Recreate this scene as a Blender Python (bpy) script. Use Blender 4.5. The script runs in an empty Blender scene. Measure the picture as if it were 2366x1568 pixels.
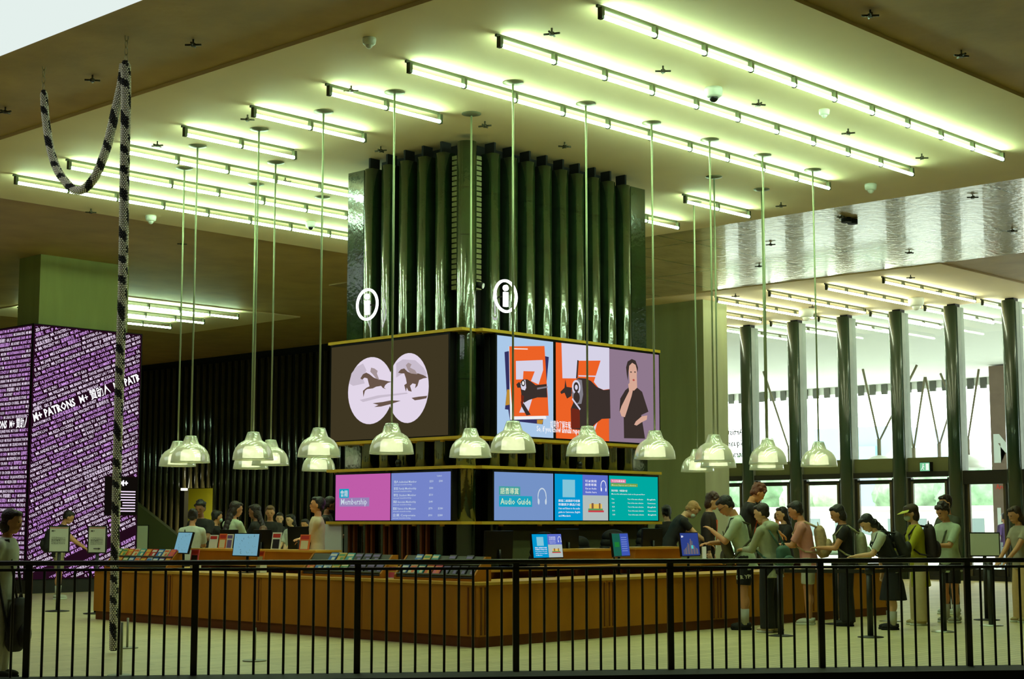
import bpy, bmesh, math, random
from mathutils import Vector, Matrix, Quaternion
random.seed(7)
C = bpy.context.scene.collection
SC = bpy.context.scene
PI = math.pi
EYE = 1.5

# ------------------------------------------------------------------ camera, world, exposure
FPX = 3673.0
TILT = math.atan(423 / FPX)
YAW = math.radians(43.34)
FWD = Vector((math.cos(TILT) * math.cos(YAW), math.cos(TILT) * math.sin(YAW), math.sin(TILT)))
RGT = Vector((math.sin(YAW), -math.cos(YAW), 0))
UPV = RGT.cross(FWD)
cd = bpy.data.cameras.new('camera')
cam = bpy.data.objects.new('camera', cd)
C.objects.link(cam)
cd.sensor_width = 36.0
cd.lens = 36.0 * FPX / 2366
cd.clip_end = 400
M3 = Matrix((RGT, UPV, -FWD)).transposed()
cam.matrix_world = Matrix.Translation((0, 0, EYE)) @ M3.to_4x4()
SC.camera = cam
SC.view_settings.view_transform = 'Standard'
SC.view_settings.look = 'None'
SC.view_settings.exposure = 0.0
SC.view_settings.gamma = 1.0
SC.view_settings.use_curve_mapping = False
try:
    SC.cycles.use_denoising = True
    SC.cycles.max_bounces = 7
    SC.cycles.transparent_max_bounces = 14
    SC.cycles.caustics_reflective = False
    SC.cycles.caustics_refractive = False
    SC.cycles.sample_clamp_indirect = 6.0
except Exception:
    pass
W = bpy.data.worlds.new('world')
SC.world = W
W.use_nodes = True
W.node_tree.nodes['Background'].inputs[0].default_value = (0.93, 1.0, 0.97, 1)
W.node_tree.nodes['Background'].inputs[1].default_value = 9.0

H = 7.3          # ceiling height
TUBE = 52.0       # strength of the fluorescent tubes

# ------------------------------------------------------------------ helpers
def S(r, g, b):
    f = lambda c: (c / 255 / 12.92) if c / 255 <= 0.04045 else ((c / 255 + 0.055) / 1.055) ** 2.4
    return (f(r), f(g), f(b))

_m = {}
def mat(name, col, rough=0.6, metal=0.0, spec=0.5, noise=0.0, nscale=4.0, bump=0.0, bscale=30.0, emis=None, est=1.0, alpha=1.0, coat=0.0, stretch=None, trans=0.0):
    if name in _m:
        return _m[name]
    m = bpy.data.materials.new(name)
    m.use_nodes = True
    nt = m.node_tree
    b = nt.nodes['Principled BSDF']
    b.inputs['Base Color'].default_value = (*col, 1)
    b.inputs['Roughness'].default_value = rough
    b.inputs['Metallic'].default_value = metal
    b.inputs['Specular IOR Level'].default_value = spec
    b.inputs['Coat Weight'].default_value = coat
    b.inputs['Alpha'].default_value = alpha
    b.inputs['Transmission Weight'].default_value = trans
    if emis is not None:
        b.inputs['Emission Color'].default_value = (*emis, 1)
        b.inputs['Emission Strength'].default_value = est
    if noise or bump:
        tc = nt.nodes.new('ShaderNodeNewGeometry')
        mp = nt.nodes.new('ShaderNodeMapping')
        nt.links.new(tc.outputs['Position'], mp.inputs[0])
        if stretch:
            mp.inputs['Scale'].default_value = stretch
        n = nt.nodes.new('ShaderNodeTexNoise')
        n.inputs['Scale'].default_value = nscale
        n.inputs['Detail'].default_value = 5
        nt.links.new(mp.outputs[0], n.inputs['Vector'])
        if noise:
            r = nt.nodes.new('ShaderNodeMapRange')
            r.inputs[1].default_value = 0.25
            r.inputs[2].default_value = 0.75
            r.inputs[3].default_value = 1 - noise
            r.inputs[4].default_value = 1 + noise
            nt.links.new(n.outputs[0], r.inputs[0])
            mx = nt.nodes.new('ShaderNodeMix')
            mx.data_type = 'RGBA'
            mx.blend_type = 'MULTIPLY'
            mx.inputs[0].default_value = 1
            mx.inputs[6].default_value = (*col, 1)
            nt.links.new(r.outputs[0], mx.inputs[7])
            nt.links.new(mx.outputs[2], b.inputs['Base Color'])
        if bump:
            n2 = nt.nodes.new('ShaderNodeTexNoise')
            n2.inputs['Scale'].default_value = bscale
            nt.links.new(mp.outputs[0], n2.inputs['Vector'])
            bp = nt.nodes.new('ShaderNodeBump')
            bp.inputs['Strength'].default_value = bump
            bp.inputs['Distance'].default_value = 0.02
            nt.links.new(n2.outputs[0], bp.inputs['Height'])
            nt.links.new(bp.outputs[0], b.inputs['Normal'])
    _m[name] = m
    return m

def emit(name, col, st=1.0):
    if name in _m:
        return _m[name]
    m = bpy.data.materials.new(name)
    m.use_nodes = True
    nt = m.node_tree
    nt.nodes.clear()
    o = nt.nodes.new('ShaderNodeOutputMaterial')
    e = nt.nodes.new('ShaderNodeEmission')
    e.inputs[0].default_value = (*col, 1)
    e.inputs[1].default_value = st
    nt.links.new(e.outputs[0], o.inputs[0])
    _m[name] = m
    return m

def tag(o, label=None, cat=None, group=None, kind=None):
    if label: o['label'] = label
    if cat: o['category'] = cat
    if group: o['group'] = group
    if kind: o['kind'] = kind
    return o

def empty(name, loc=(0, 0, 0), rz=0.0, label=None, cat=None, group=None):
    o = bpy.data.objects.new(name, None)
    o.empty_display_size = 0.1
    C.objects.link(o)
    o.location = loc
    o.rotation_euler = (0, 0, rz)
    return tag(o, label, cat, group)

class MB:
    def __init__(s):
        s.v = []; s.f = []; s.mi = []; s.sm = []; s.mats = []
    def mid(s, m):
        if m not in s.mats: s.mats.append(m)
        return s.mats.index(m)
    def add(s, vs, fs, m, smooth=False):
        b = len(s.v); k = s.mid(m)
        s.v += [tuple(v) for v in vs]
        for f in fs:
            s.f.append([b + i for i in f]); s.mi.append(k); s.sm.append(smooth)
        return s
    def box(s, x0, x1, y0, y1, z0, z1, m, T=None):
        vs = [Vector((x, y, z)) for x in (x0, x1) for y in (y0, y1) for z in (z0, z1)]
        if T is not None: vs = [T @ v for v in vs]
        return s.add(vs, [(0, 1, 3, 2), (4, 6, 7, 5), (0, 4, 5, 1), (2, 3, 7, 6), (0, 2, 6, 4), (1, 5, 7, 3)], m)
    def prism(s, poly, d, m, smooth=False):
        """extrude polygon (3-D points) by vector d"""
        n = len(poly); d = Vector(d)
        vs = [Vector(p) for p in poly] + [Vector(p) + d for p in poly]
        fs = [tuple(range(n))[::-1], tuple(range(n, 2 * n))]
        s.add(vs, fs, m)
        b = len(s.v) - 2 * n; k = s.mid(m)
        for i in range(n):
            j = (i + 1) % n
            s.f.append([b + i, b + j, b + n + j, b + n + i]); s.mi.append(k); s.sm.append(smooth)
        return s
    def cyl(s, p0, p1, r0, r1=None, m=None, n=12, caps=True, smooth=True):
        p0 = Vector(p0); p1 = Vector(p1); r1 = r0 if r1 is None else r1
        d = (p1 - p0)
        q = d.to_track_quat('Z', 'Y') if d.length > 1e-9 else Quaternion()
        vs = []
        for p, r in ((p0, r0), (p1, r1)):
            for i in range(n):
                a = 2 * PI * i / n
                vs.append(p + q @ Vector((r * math.cos(a), r * math.sin(a), 0)))
        fs = [(i, (i + 1) % n, n + (i + 1) % n, n + i) for i in range(n)]
        b = len(s.v)
        s.add(vs, fs, m, smooth)
        if caps:
            k = s.mid(m)
            s.f.append([b + i for i in range(n)][::-1]); s.mi.append(k); s.sm.append(False)
            s.f.append([b + n + i for i in range(n)]); s.mi.append(k); s.sm.append(False)
        return s
    def lathe(s, prof, c, m, n=24, smooth=True):
        """prof: list of (r, z) about centre c"""
        c = Vector(c); vs = []; fs = []
        for r, z in prof:
            for i in range(n):
                a = 2 * PI * i / n
                vs.append(c + Vector((r * math.cos(a), r * math.sin(a), z)))
        for k in range(len(prof) - 1):
            for i in range(n):
                j = (i + 1) % n
                fs.append((k * n + i, k * n + j, (k + 1) * n + j, (k + 1) * n + i))
        return s.add(vs, fs, m, smooth)
    def ball(s, c, r, m, seg=10, rings=6, T=None):
        c = Vector(c)
        if not hasattr(r, '__len__'): r = (r, r, r)
        vs = []; fs = []
        for i in range(rings + 1):
            t = PI * i / rings
            for j in range(seg):
                a = 2 * PI * j / seg
                v = Vector((r[0] * math.sin(t) * math.cos(a), r[1] * math.sin(t) * math.sin(a), -r[2] * math.cos(t)))
                if T is not None: v = T @ v
                vs.append(c + v)
        for i in range(rings):
            for j in range(seg):
                k = (j + 1) % seg
                fs.append((i * seg + j, i * seg + k, (i + 1) * seg + k, (i + 1) * seg + j))
        return s.add(vs, fs, m, True)
    def tube(s, pts, r, m, n=8):
        for a, b in zip(pts[:-1], pts[1:]):
            s.cyl(a, b, r, r, m, n, caps=True)
            s.ball(b, r, m, n, 4)
        return s
    def build(s, name, parent=None, label=None, cat=None, group=None, kind=None):
        me = bpy.data.meshes.new(name)
        me.from_pydata(s.v, [], s.f)
        for m in s.mats: me.materials.append(m)
        me.polygons.foreach_set('material_index', s.mi)
        me.polygons.foreach_set('use_smooth', s.sm)
        me.update()
        bm = bmesh.new(); bm.from_mesh(me)
        bmesh.ops.recalc_face_normals(bm, faces=bm.faces)
        bm.to_mesh(me); bm.free()
        o = bpy.data.objects.new(name, me)
        C.objects.link(o)
        if parent is not None: o.parent = parent
        return tag(o, label, cat, group, kind)

def copy_tree(o, parent=None):
    c = o.copy(); C.objects.link(c); c.parent = parent
    for ch in list(o.children): copy_tree(ch, c)
    return c

def struct(name, mb):
    return mb.build(name, kind='structure')

_txt = {}
def text_geo(body, offset=0.012):
    if any(ord(ch) > 0x2e80 for ch in body): offset = min(offset, .008)
    k = (body, offset)
    if k in _txt: return _txt[k]
    c = bpy.data.curves.new('lettering', 'FONT')
    c.body = body; c.size = 1; c.resolution_u = 1; c.offset = offset; c.fill_mode = 'FRONT'
    o = bpy.data.objects.new('lettering', c)
    C.objects.link(o)
    dg = bpy.context.evaluated_depsgraph_get()
    me = bpy.data.meshes.new_from_object(o.evaluated_get(dg))
    vs = [(v.co.x, v.co.y) for v in me.vertices]
    fs = [tuple(p.vertices) for p in me.polygons]
    bpy.data.objects.remove(o); bpy.data.curves.remove(c); bpy.data.meshes.remove(me)
    w = max([v[0] for v in vs] or [0])
    _txt[k] = (vs, fs, w)
    return _txt[k]

class Canvas:
    """flat picture on a screen: units are metres along u (right) and v (up) from origin; each layer is a little proud of the last"""
    def __init__(s, origin, u, n, v=(0, 0, 1), sx=1.0, sy=1.0, ox=0.0, oy=0.0, W=None, Hh=None):
        s.o = Vector(origin); s.u = Vector(u).normalized(); s.n = Vector(n).normalized(); s.vv = Vector(v).normalized()
        s.sx, s.sy, s.ox, s.oy = sx, sy, ox, oy
        s.mb = MB(); s.l = 0
        s.W, s.H = W, Hh
    def P(s, x, y, l):
        return s.o + s.u * ((x - s.ox) * s.sx) + s.vv * ((y - s.oy) * s.sy) + s.n * (0.0012 * l)
    def poly(s, pts, m, new=True):
        if new: s.l += 1
        s.mb.add([s.P(x, y, s.l) for x, y in pts], [tuple(range(len(pts)))], m)
        return s
    def rect(s, x0, y0, x1, y1, m, new=True):
        return s.poly([(x0, y0), (x1, y0), (x1, y1), (x0, y1)], m, new)
    def ell(s, cx, cy, rx, ry, m, n=28, new=True, clip=None):
        pts = [(cx + rx * math.cos(2 * PI * i / n), cy + ry * math.sin(2 * PI * i / n)) for i in range(n)]
        if clip: pts = [(min(max(x, clip[0]), clip[2]), min(max(y, clip[1]), clip[3])) for x, y in pts]
        return s.poly(pts, m, new)
    def ring(s, cx, cy, rx, ry, w, m, a0=0.0, a1=2 * PI, n=28):
        s.l += 1
        vs = []
        for i in range(n + 1):
            a = a0 + (a1 - a0) * i / n
            vs.append(s.P(cx + rx * math.cos(a), cy + ry * math.sin(a), s.l))
            vs.append(s.P(cx + (rx - w) * math.cos(a), cy + (ry - w) * math.sin(a), s.l))
        s.mb.add(vs, [(2 * i, 2 * i + 1, 2 * i + 3, 2 * i + 2) for i in range(n)], m)
        return s
    def line(s, x0, y0, x1, y1, w, m, new=True):
        d = Vector((x1 - x0, y1 - y0)); L = d.length or 1; p = Vector((-d.y, d.x)) / L * w / 2
        return s.poly([(x0 + p.x, y0 + p.y), (x1 + p.x, y1 + p.y), (x1 - p.x, y1 - p.y), (x0 - p.x, y0 - p.y)], m, new)
    def text(s, x, y, body, size, m, rot=0.0, off=0.012, width=None, clip=None, new=True):
        vs, fs, w = text_geo(body, off)
        if not vs: return 0
        if new: s.l += 1
        kx = size if width is None else width / w
        c, sn = math.cos(rot), math.sin(rot)
        pts = [(x + vx * kx * c - vy * size * sn, y + vx * kx * sn + vy * size * c) for vx, vy in vs]
        if clip:
            x0, y0, x1, y1 = clip
            ok = [x0 <= px <= x1 and y0 <= py <= y1 for px, py in pts]
            fs2 = [f for f in fs if all(ok[i] for i in f)]
            used = sorted({i for f in fs2 for i in f}); mp = {i: k for k, i in enumerate(used)}
            pts = [pts[i] for i in used]; fs2 = [tuple(mp[i] for i in f) for f in fs2]
        else: fs2 = fs
        if pts: s.mb.add([s.P(px, py, s.l) for px, py in pts], fs2, m)
        return w * kx
    def build(s, name, parent, **k):
        return s.mb.build(name, parent, **k)

# ------------------------------------------------------------------ materials
M_conc = mat('raw_concrete', S(176, 146, 90), 0.62, noise=0.16, nscale=1.3, bump=0.15, bscale=9)
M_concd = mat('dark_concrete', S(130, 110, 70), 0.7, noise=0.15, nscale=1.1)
M_paint = mat('painted_concrete', S(238, 214, 170), 0.75, noise=0.05, nscale=0.9)
M_colc = mat('board_marked_concrete', S(140, 144, 78), 0.8, noise=0.14, nscale=3.0, stretch=(1, 1, .15))
M_black = mat('black_metal', S(34, 32, 26), 0.45, spec=0.4)
M_dark = mat('near_black', S(24, 22, 18), 0.7, spec=0.2)
M_batten = mat('grey_batten', S(58, 60, 40), 0.6, spec=.2)
M_steel = mat('brushed_steel', S(190, 196, 180), 0.3, metal=0.9)
M_white = mat('white_plastic', S(225, 228, 215), 0.5)
M_oak = mat('light_timber', S(172, 110, 20), 0.6, spec=.25, noise=0.14, nscale=3, stretch=(1, 1, .25))
M_oaktop = mat('timber_edge', S(206, 156, 56), 0.38, noise=0.08, nscale=5)
M_oakd = mat('timber_plinth', S(112, 60, 20), 0.6, spec=.25, noise=0.12, nscale=3)
M_yboard = mat('yellow_timber', S(212, 170, 44), 0.45, noise=0.1, nscale=6)
M_screen = mat('screen_black', S(16, 15, 13), 0.35, spec=0.3)
M_tube = emit('fluorescent_glow', (0.60, 1.0, 0.62), TUBE)

def glazed(name, col, rough=0.16):
    m = mat(name, col, rough, coat=1.0, spec=.7); m.node_tree.nodes['Principled BSDF'].inputs['Coat Roughness'].default_value = 0.13
    nt = m.node_tree; b = nt.nodes['Principled BSDF']
    g = nt.nodes.new('ShaderNodeNewGeometry'); sp = nt.nodes.new('ShaderNodeSeparateXYZ')
    nt.links.new(g.outputs['Position'], sp.inputs[0])
    fr = nt.nodes.new('ShaderNodeMath'); fr.operation = 'WRAP'; fr.inputs[1].default_value = 0.72; fr.inputs[2].default_value = 0
    nt.links.new(sp.outputs[2], fr.inputs[0])
    lt = nt.nodes.new('ShaderNodeMath'); lt.operation = 'LESS_THAN'; lt.inputs[1].default_value = 0.014
    nt.links.new(fr.outputs[0], lt.inputs[0])
    n = nt.nodes.new('ShaderNodeTexNoise'); n.inputs['Scale'].default_value = 5
    nt.links.new(g.outputs['Position'], n.inputs['Vector'])
    cr = nt.nodes.new('ShaderNodeValToRGB')
    cr.color_ramp.elements[0].position = .35; cr.color_ramp.elements[0].color = (*[c * .75 for c in col], 1)
    cr.color_ramp.elements[1].position = .65; cr.color_ramp.elements[1].color = (*[c * 1.25 for c in col], 1)
    nt.links.new(n.outputs[0], cr.inputs[0])
    mx = nt.nodes.new('ShaderNodeMix'); mx.data_type = 'RGBA'
    nt.links.new(lt.outputs[0], mx.inputs[0]); nt.links.new(cr.outputs[0], mx.inputs[6])
    mx.inputs[7].default_value = (0.002, 0.003, 0.002, 1)
    nt.links.new(mx.outputs[2], b.inputs['Base Color'])
    bp = nt.nodes.new('ShaderNodeBump'); bp.inputs['Strength'].default_value = 0.12; bp.inputs['Distance'].default_value = 0.02
    n3 = nt.nodes.new('ShaderNodeTexNoise'); n3.inputs['Scale'].default_value = 14
    nt.links.new(g.outputs['Position'], n3.inputs['Vector'])
    nt.links.new(n3.outputs[0], bp.inputs['Height']); nt.links.new(bp.outputs[0], b.inputs['Normal']); nt.links.new(bp.outputs[0], b.inputs['Coat Normal']); b.inputs['Coat IOR'].default_value = 1.8
    return m
M_glaze = glazed('green_glazed_tile', S(34, 52, 24), 0.12)
M_mull = mat('mullion_green_tile', S(30, 52, 34), .3, coat=.35)
M_glaze_dk = glazed('dark_glazed_tile', S(30, 30, 20), 0.22)

def glass_mat():
    m = bpy.data.materials.new('window_glass'); m.use_nodes = True
    nt = m.node_tree; nt.nodes.clear()
    o = nt.nodes.new('ShaderNodeOutputMaterial'); t = nt.nodes.new('ShaderNodeBsdfTransparent')
    g = nt.nodes.new('ShaderNodeBsdfGlossy'); g.inputs['Roughness'].default_value = 0.02
    t.inputs[0].default_value = (0.93, 0.97, 0.95, 1)
    x = nt.nodes.new('ShaderNodeMixShader'); x.inputs[0].default_value = 0.06
    nt.links.new(t.outputs[0], x.inputs[1]); nt.links.new(g.outputs[0], x.inputs[2]); nt.links.new(x.outputs[0], o.inputs[0])
    return m
M_glass = glass_mat()

# ------------------------------------------------------------------ the shell
def floor_material():
    m = bpy.data.materials.new('floor_planks'); m.use_nodes = True
    nt = m.node_tree; b = nt.nodes['Principled BSDF']
    g = nt.nodes.new('ShaderNodeNewGeometry')
    br = nt.nodes.new('ShaderNodeTexBrick')
    br.inputs['Scale'].default_value = 1
    br.inputs['Brick Width'].default_value = 1.8; br.inputs['Row Height'].default_value = 0.14
    br.inputs['Mortar Size'].default_value = 0.006
    br.inputs['Color1'].default_value = (*S(212, 198, 146), 1)
    br.inputs['Color2'].default_value = (*S(200, 186, 132), 1)
    br.inputs['Mortar'].default_value = (*S(130, 120, 76), 1)
    nt.links.new(g.outputs['Position'], br.inputs['Vector'])
    n = nt.nodes.new('ShaderNodeTexNoise'); n.inputs['Scale'].default_value = 1.4; n.inputs['Detail'].default_value = 6
    nt.links.new(g.outputs['Position'], n.inputs['Vector'])
    r = nt.nodes.new('ShaderNodeMapRange'); r.inputs[3].default_value = .85; r.inputs[4].default_value = 1.15
    nt.links.new(n.outputs[0], r.inputs[0])
    mx = nt.nodes.new('ShaderNodeMix'); mx.data_type = 'RGBA'; mx.blend_type = 'MULTIPLY'; mx.inputs[0].default_value = 1
    nt.links.new(br.outputs[0], mx.inputs[6]); nt.links.new(r.outputs[0], mx.inputs[7])
    nt.links.new(mx.outputs[2], b.inputs['Base Color'])
    b.inputs['Roughness'].default_value = 0.5
    return m
struct('floor', MB().box(-8, 39.2, -8, 54, -0.25, 0, floor_material()))
# ceilings: raw slab all over, painted fields hung a little lower
slab = MB()
slab.box(9.75, 33, -8, 54, H + .05, H + .4, M_conc)
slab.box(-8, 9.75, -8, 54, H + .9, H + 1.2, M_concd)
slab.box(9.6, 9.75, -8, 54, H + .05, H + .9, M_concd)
struct('ceiling', slab)
zone = MB().box(11.92, 25.19, 9.53, 26.0, H, H + .05, M_paint)
struct('ceiling_2', zone)
def lacquer():
    m = mat('lacquered_concrete', S(204, 178, 134), 0.22, noise=0.2, nscale=1.6, bump=0.5, bscale=7, coat=0.3)
    nt = m.node_tree; b = nt.nodes['Principled BSDF']
    g = nt.nodes.new('ShaderNodeNewGeometry')
    br = nt.nodes.new('ShaderNodeTexBrick')
    br.inputs['Scale'].default_value = 1
    br.inputs['Brick Width'].default_value = 3.3; br.inputs['Row Height'].default_value = 1.8; br.offset = 0
    br.inputs['Mortar Size'].default_value = 0.03; br.inputs['Color1'].default_value = (1, 1, 1, 1)
    br.inputs['Color2'].default_value = (.93, .93, .93, 1); br.inputs['Mortar'].default_value = (.5, .5, .5, 1)
    nt.links.new(g.outputs['Position'], br.inputs['Vector'])
    lk = b.inputs['Base Color'].links[0]; src = lk.from_socket
    mx = nt.nodes.new('ShaderNodeMix'); mx.data_type = 'RGBA'; mx.blend_type = 'MULTIPLY'; mx.inputs[0].default_value = 1
    nt.links.new(src, mx.inputs[6]); nt.links.new(br.outputs[0], mx.inputs[7]); nt.links.new(mx.outputs[2], b.inputs['Base Color'])
    return m
struct('ceiling_3', MB().box(25.19, 32.4, 9.53, 30, H + .02, H + .05, lacquer()))
zp = MB().box(32.4, 38.9, 17.3, 31, H, H + .05, M_paint)
zp.box(32.4, 38.9, -8, 17.3, H + .04, H + .3, M_conc).box(33, 38.9, 17.3, 54, H + .05, H + .3, M_conc)
struct('ceiling_4', zp)
M_outc = mat('outdoor_soffit', S(222, 224, 216), 0.8)
struct('ceiling_5', MB().box(39.0, 59.3, 10, 48, H, H + .4, M_outc))
# luminous white ceiling over the near floor
sky = MB()
M_lum = emit('luminous_ceiling', S(228, 240, 236), 1.0)
for k in range(3):
    sky.box(4.8 + k * 1.65, 4.8 + (k + 1) * 1.65 - .012, 13.2, 30, H + .03, H + .1, M_lum)
struct('ceiling_6', sky)
M_wallin0 = 0
M_wallin = mat('plaster_wall', S(150, 146, 120), 0.85, noise=.06)
struct('wall_south', MB().box(-8, 39.2, -8.3, -8, 0, H + .9, M_wallin))
struct('wall_east_unseen', MB().box(38.7, 38.9, -8, 15.2, 0, H, M_wallin))  # unseen bays closed off solid here to cut the daylight
struct('wall_west', MB().box(-8.3, -8, -8, 54, 0, H + .9, M_wallin))
struct('wall_north', MB().box(-8, 39.2, 54, 54.3, 0, H + .9, M_wallin))
# dark fluted tile wall at the far left and concrete pier at its end
fw = MB()
fw.box(33.62, 33.8, 31, 46.15, 0, H + .05, M_dark).box(33.62, 33.8, 47.9, 54, 0, H + .05, M_dark).box(33.62, 33.8, 46.15, 47.9, 2.71, H + .05, M_dark)
y = 31.2
while y < 53.8:
    if not (46.05 < y < 47.95):
        z0 = 0
    else:
        z0 = 2.72
    pts = [(33.62 - .13 * math.sin(PI * i / 8), y + .1 * math.cos(PI * i / 8), z0) for i in range(9)]
    fw.prism(pts, (0, 0, H - .2 - z0), M_glaze_dk, smooth=True)
    y += 0.37
struct('wall_back', fw)
struct('wall_pier', MB().box(33.4, 34.45, 24.65, 31, 0, H + .05, mat('grey_pier_concrete', S(146, 152, 108), .8, noise=.1, nscale=3.0, stretch=(1, 1, .15))))
# lit passage behind the doorway
M_ypaint = mat('yellow_green_wall', S(206, 204, 62), 0.8)
pas = MB().box(35.6, 35.7, 45.3, 52.2, 0, 3, M_ypaint).box(33.8, 35.6, 45.3, 45.5, 0, 3, M_ypaint).box(33.8, 35.6, 52, 52.2, 0, 3, M_ypaint).box(33.8, 35.6, 45.5, 52, 2.95, 3, M_ypaint)
struct('wall_passage', pas)
# left concrete column above the LED display
struct('wall_column', MB().box(17.95, 20.2, 31.15, 32.05, 0, H + .05, M_colc))
# east glass wall
gw = MB()
for k in range(-1, 8):
    yy = 18.7 - 1.65 + 1.65 * k
    if k >= 0:
        pass
cols = [17.05 + 1.65 * k for k in range(9)]
M_grey = mat('grey_stone_side', S(120, 124, 112), 0.7, noise=.1)
for i, yy in enumerate(cols + [15.4]):
    g = MB()
    pts = [(38.6 - .12 * math.sin(PI * a / 8), yy - .2 + .2 - .19 * math.cos(PI * a / 8), 0) for a in range(9)]
    g.prism(pts, (0, 0, H - .06), M_mull, smooth=True)
    g.box(38.6, 38.95, yy - .2, yy + .2, 0, H - .1, M_grey)
    g.box(38.65, 38.9, yy - .12, yy + .12, H - .1, H, M_dark)
    o = g.build('trim_%d' % (i + 1), kind='structure')
tr = MB()
M_olive = mat('olive_panel', S(96, 100, 60), 0.6)
tr.box(38.7, 38.85, 20.6, 30.3, 2.86, 3.24, M_olive)
tr.box(38.62, 38.9, 15.4, 30.3, 2.72, 2.86, M_black)
tr.box(38.62, 38.9, 15.4, 20.4, 2.5, 2.72, M_black)
tr.box(38.66, 38.86, 15.4, 30.3, 0, .12, M_black)
struct('trim_14', tr)
bays = sorted(cols + [15.4])
for i, (a, b) in enumerate(zip(bays[:-1], bays[1:])):
    w = empty('window_%d' % (i + 1), (38.78, (a + b) / 2, 0)); w['kind'] = 'structure'
    h = (b - a) / 2 - .2
    f = MB()
    M_brz = mat('bronze_door_frame', S(84, 74, 50), 0.5)
    for sgn in (-1, 1):
        f.box(-.09, .05, sgn * h - (.09 if sgn > 0 else 0), sgn * h + (.09 if sgn < 0 else 0), .12, 2.7, M_black)
        f.box(-.11, -.04, sgn * (h - .13) - .03, sgn * (h - .13) + .03, .12, 2.6, M_brz)
    f.box(-.06, .04, -h, h, 2.55, 2.66, M_black)
    f.box(-.06, .04, -h, h, .12, .3, M_black)
    f.build('window_frame', w)
    MB().box(-.01, .01, -h, h, .3, H - .05, M_glass).build('window_glass', w)

# ------------------------------------------------------------------ outdoors
M_pave = mat('outdoor_paving', S(190, 192, 184), 0.8, noise=.06)
struct('ground', MB().box(39.2, 150, -40, 150, -0.3, -0.02, M_pave))
fas = MB()
fas.box(59.3, 59.8, 10, 48, 7.0, 7.9, M_outc)
M_grill = mat('dark_vent', S(72, 74, 66), 0.7)
for k in range(30):
    yy = 26.4 + k * .56
    fas.box(59.2, 59.3, yy, yy + .26, 6.86, 7.28, M_grill)
struct('trim_15', fas)
def blob(mb, c, r, m, seed, sub=3):
    rnd = random.Random(seed)
    bm = bmesh.new(); bmesh.ops.create_icosphere(bm, subdivisions=sub, radius=1)
    from mathutils import noise as N
    vs = []
    for v in bm.verts:
        d = 1 + .35 * N.noise(v.co * 2.2 + Vector((seed, 0, 0))) + .18 * N.noise(v.co * 6 + Vector((0, seed, 0)))
        vs.append(Vector(c) + Vector((v.co.x * r[0], v.co.y * r[1], v.co.z * r[2])) * d)
    fs = [tuple(v.index for v in f.verts) for f in bm.faces]
    bm.free()
    mb.add(vs, fs, m, True)
M_leaf = [mat('foliage_%s' % n, c, .8, noise=.4, nscale=2.5, bump=.6, bscale=6) for n, c in (('pale', S(150, 172, 140)), ('mid', S(132, 158, 126)), ('deep', S(112, 142, 108)))]
M_bark = mat('bark', S(90, 80, 60), .9)
tree_spots = [(76, 64, 5.6, 2.6), (76, 58.5, 5.0, 2.4), (78, 53.8, 5.8, 2.3), (76, 48.6, 5.2, 2.2), (78, 43.9, 5.6, 2.2), (76, 39.3, 4.9, 2.0), (84, 68, 6.4, 2.6)]
tl = ['broad green tree outside behind the leftmost glass doors', 'rounded green tree outside, second from the left beyond the doors', 'tall full green tree outside beyond the second glass door', 'pale green tree outside beyond the third glass door',
      'wide tree outside behind the woman with the grey green backpack', 'smallest green tree outside at the right end of the row', 'tallest tree outside at the back left of the row']
for i, (x, y, h, r) in enumerate(tree_spots):
    t = empty('tree', (x, y, 0), 0, tl[i], 'tree', 'trees outside the glass wall')
    MB().cyl((0, 0, -.02), (0, 0, h * .6), .18, .1, M_bark).build('trunk', t)
    c = MB()
    blob(c, (0, 0, h * .66), (r * .75, r * .75, h * .34), M_leaf[i % 3], i * 3.1)
    blob(c, (.6, r * .5, h * .55), (r * .55, r * .55, h * .26), M_leaf[i % 3], i * 3.1 + 1)
    blob(c, (-.5, -r * .5, h * .58), (r * .5, r * .5, h * .25), M_leaf[i % 3], i * 3.1 + 2)
    c.build('crown', t)
M_pale = mat('pale_render', S(214, 212, 200), .8); M_win = mat('grey_window_glass', S(96, 110, 108), .3)
b = empty('garden_building', (70, 50, 0), 0, 'low pale outdoor building with a row of tall narrow windows in front of the trees', 'building')
MB().box(0, 1.2, -18, 22, 0, 2.1, M_pale).box(-.2, 1.4, -18.2, 22.2, 2.1, 2.3, M_pale).build('wall_block', b)
for k in range(22):
    MB().box(-.04, .02, -16 + k * 1.5, -15.4 + k * 1.5, .5, 1.7, M_win).build('window', b)
M_blue = mat('blue_grey_cladding', S(116, 136, 158), .8)
b = empty('distant_building', (100, 60.5, 0), 0, 'pale blue grey flat roofed building beyond the trees', 'building')
MB().box(0, 8, -3.2, 3.4, 0, 8.3, M_blue).build('wall_block', b)
MB().box(-.3, .1, -1.8, .2, 5.4, 6.9, mat('teal_window', S(112, 170, 182), .4)).build('window', b)
hd = MB()
for k in range(16): blob(hd, (0, k * 1.6, .45), (.7, 1.1, .5), M_leaf[0], 40 + k, 2)
o = hd.build('hedge', None, 'low light green hedge outside along the pale building', 'hedge', kind='stuff'); o.location = (66, 38, 0)
b = empty('banner_pillar', (55, 27, 0), 0, 'tall brown outdoor pillar with big white letter M and red captions', 'sign pillar')
M_brown = mat('brown_grey_panel', S(116, 98, 84), .7, noise=.1)
MB().box(-.2, .3, -.9, .42, -.02, 7.26, M_brown).build('panel', b)
cv = Canvas((54.79, 27.4, 0), (0, -1, 0), (-1, 0, 0))
M_wht = mat('white_ink', S(205, 214, 208), .7); M_red = mat('red_ink', S(200, 60, 40), .7)
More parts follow.
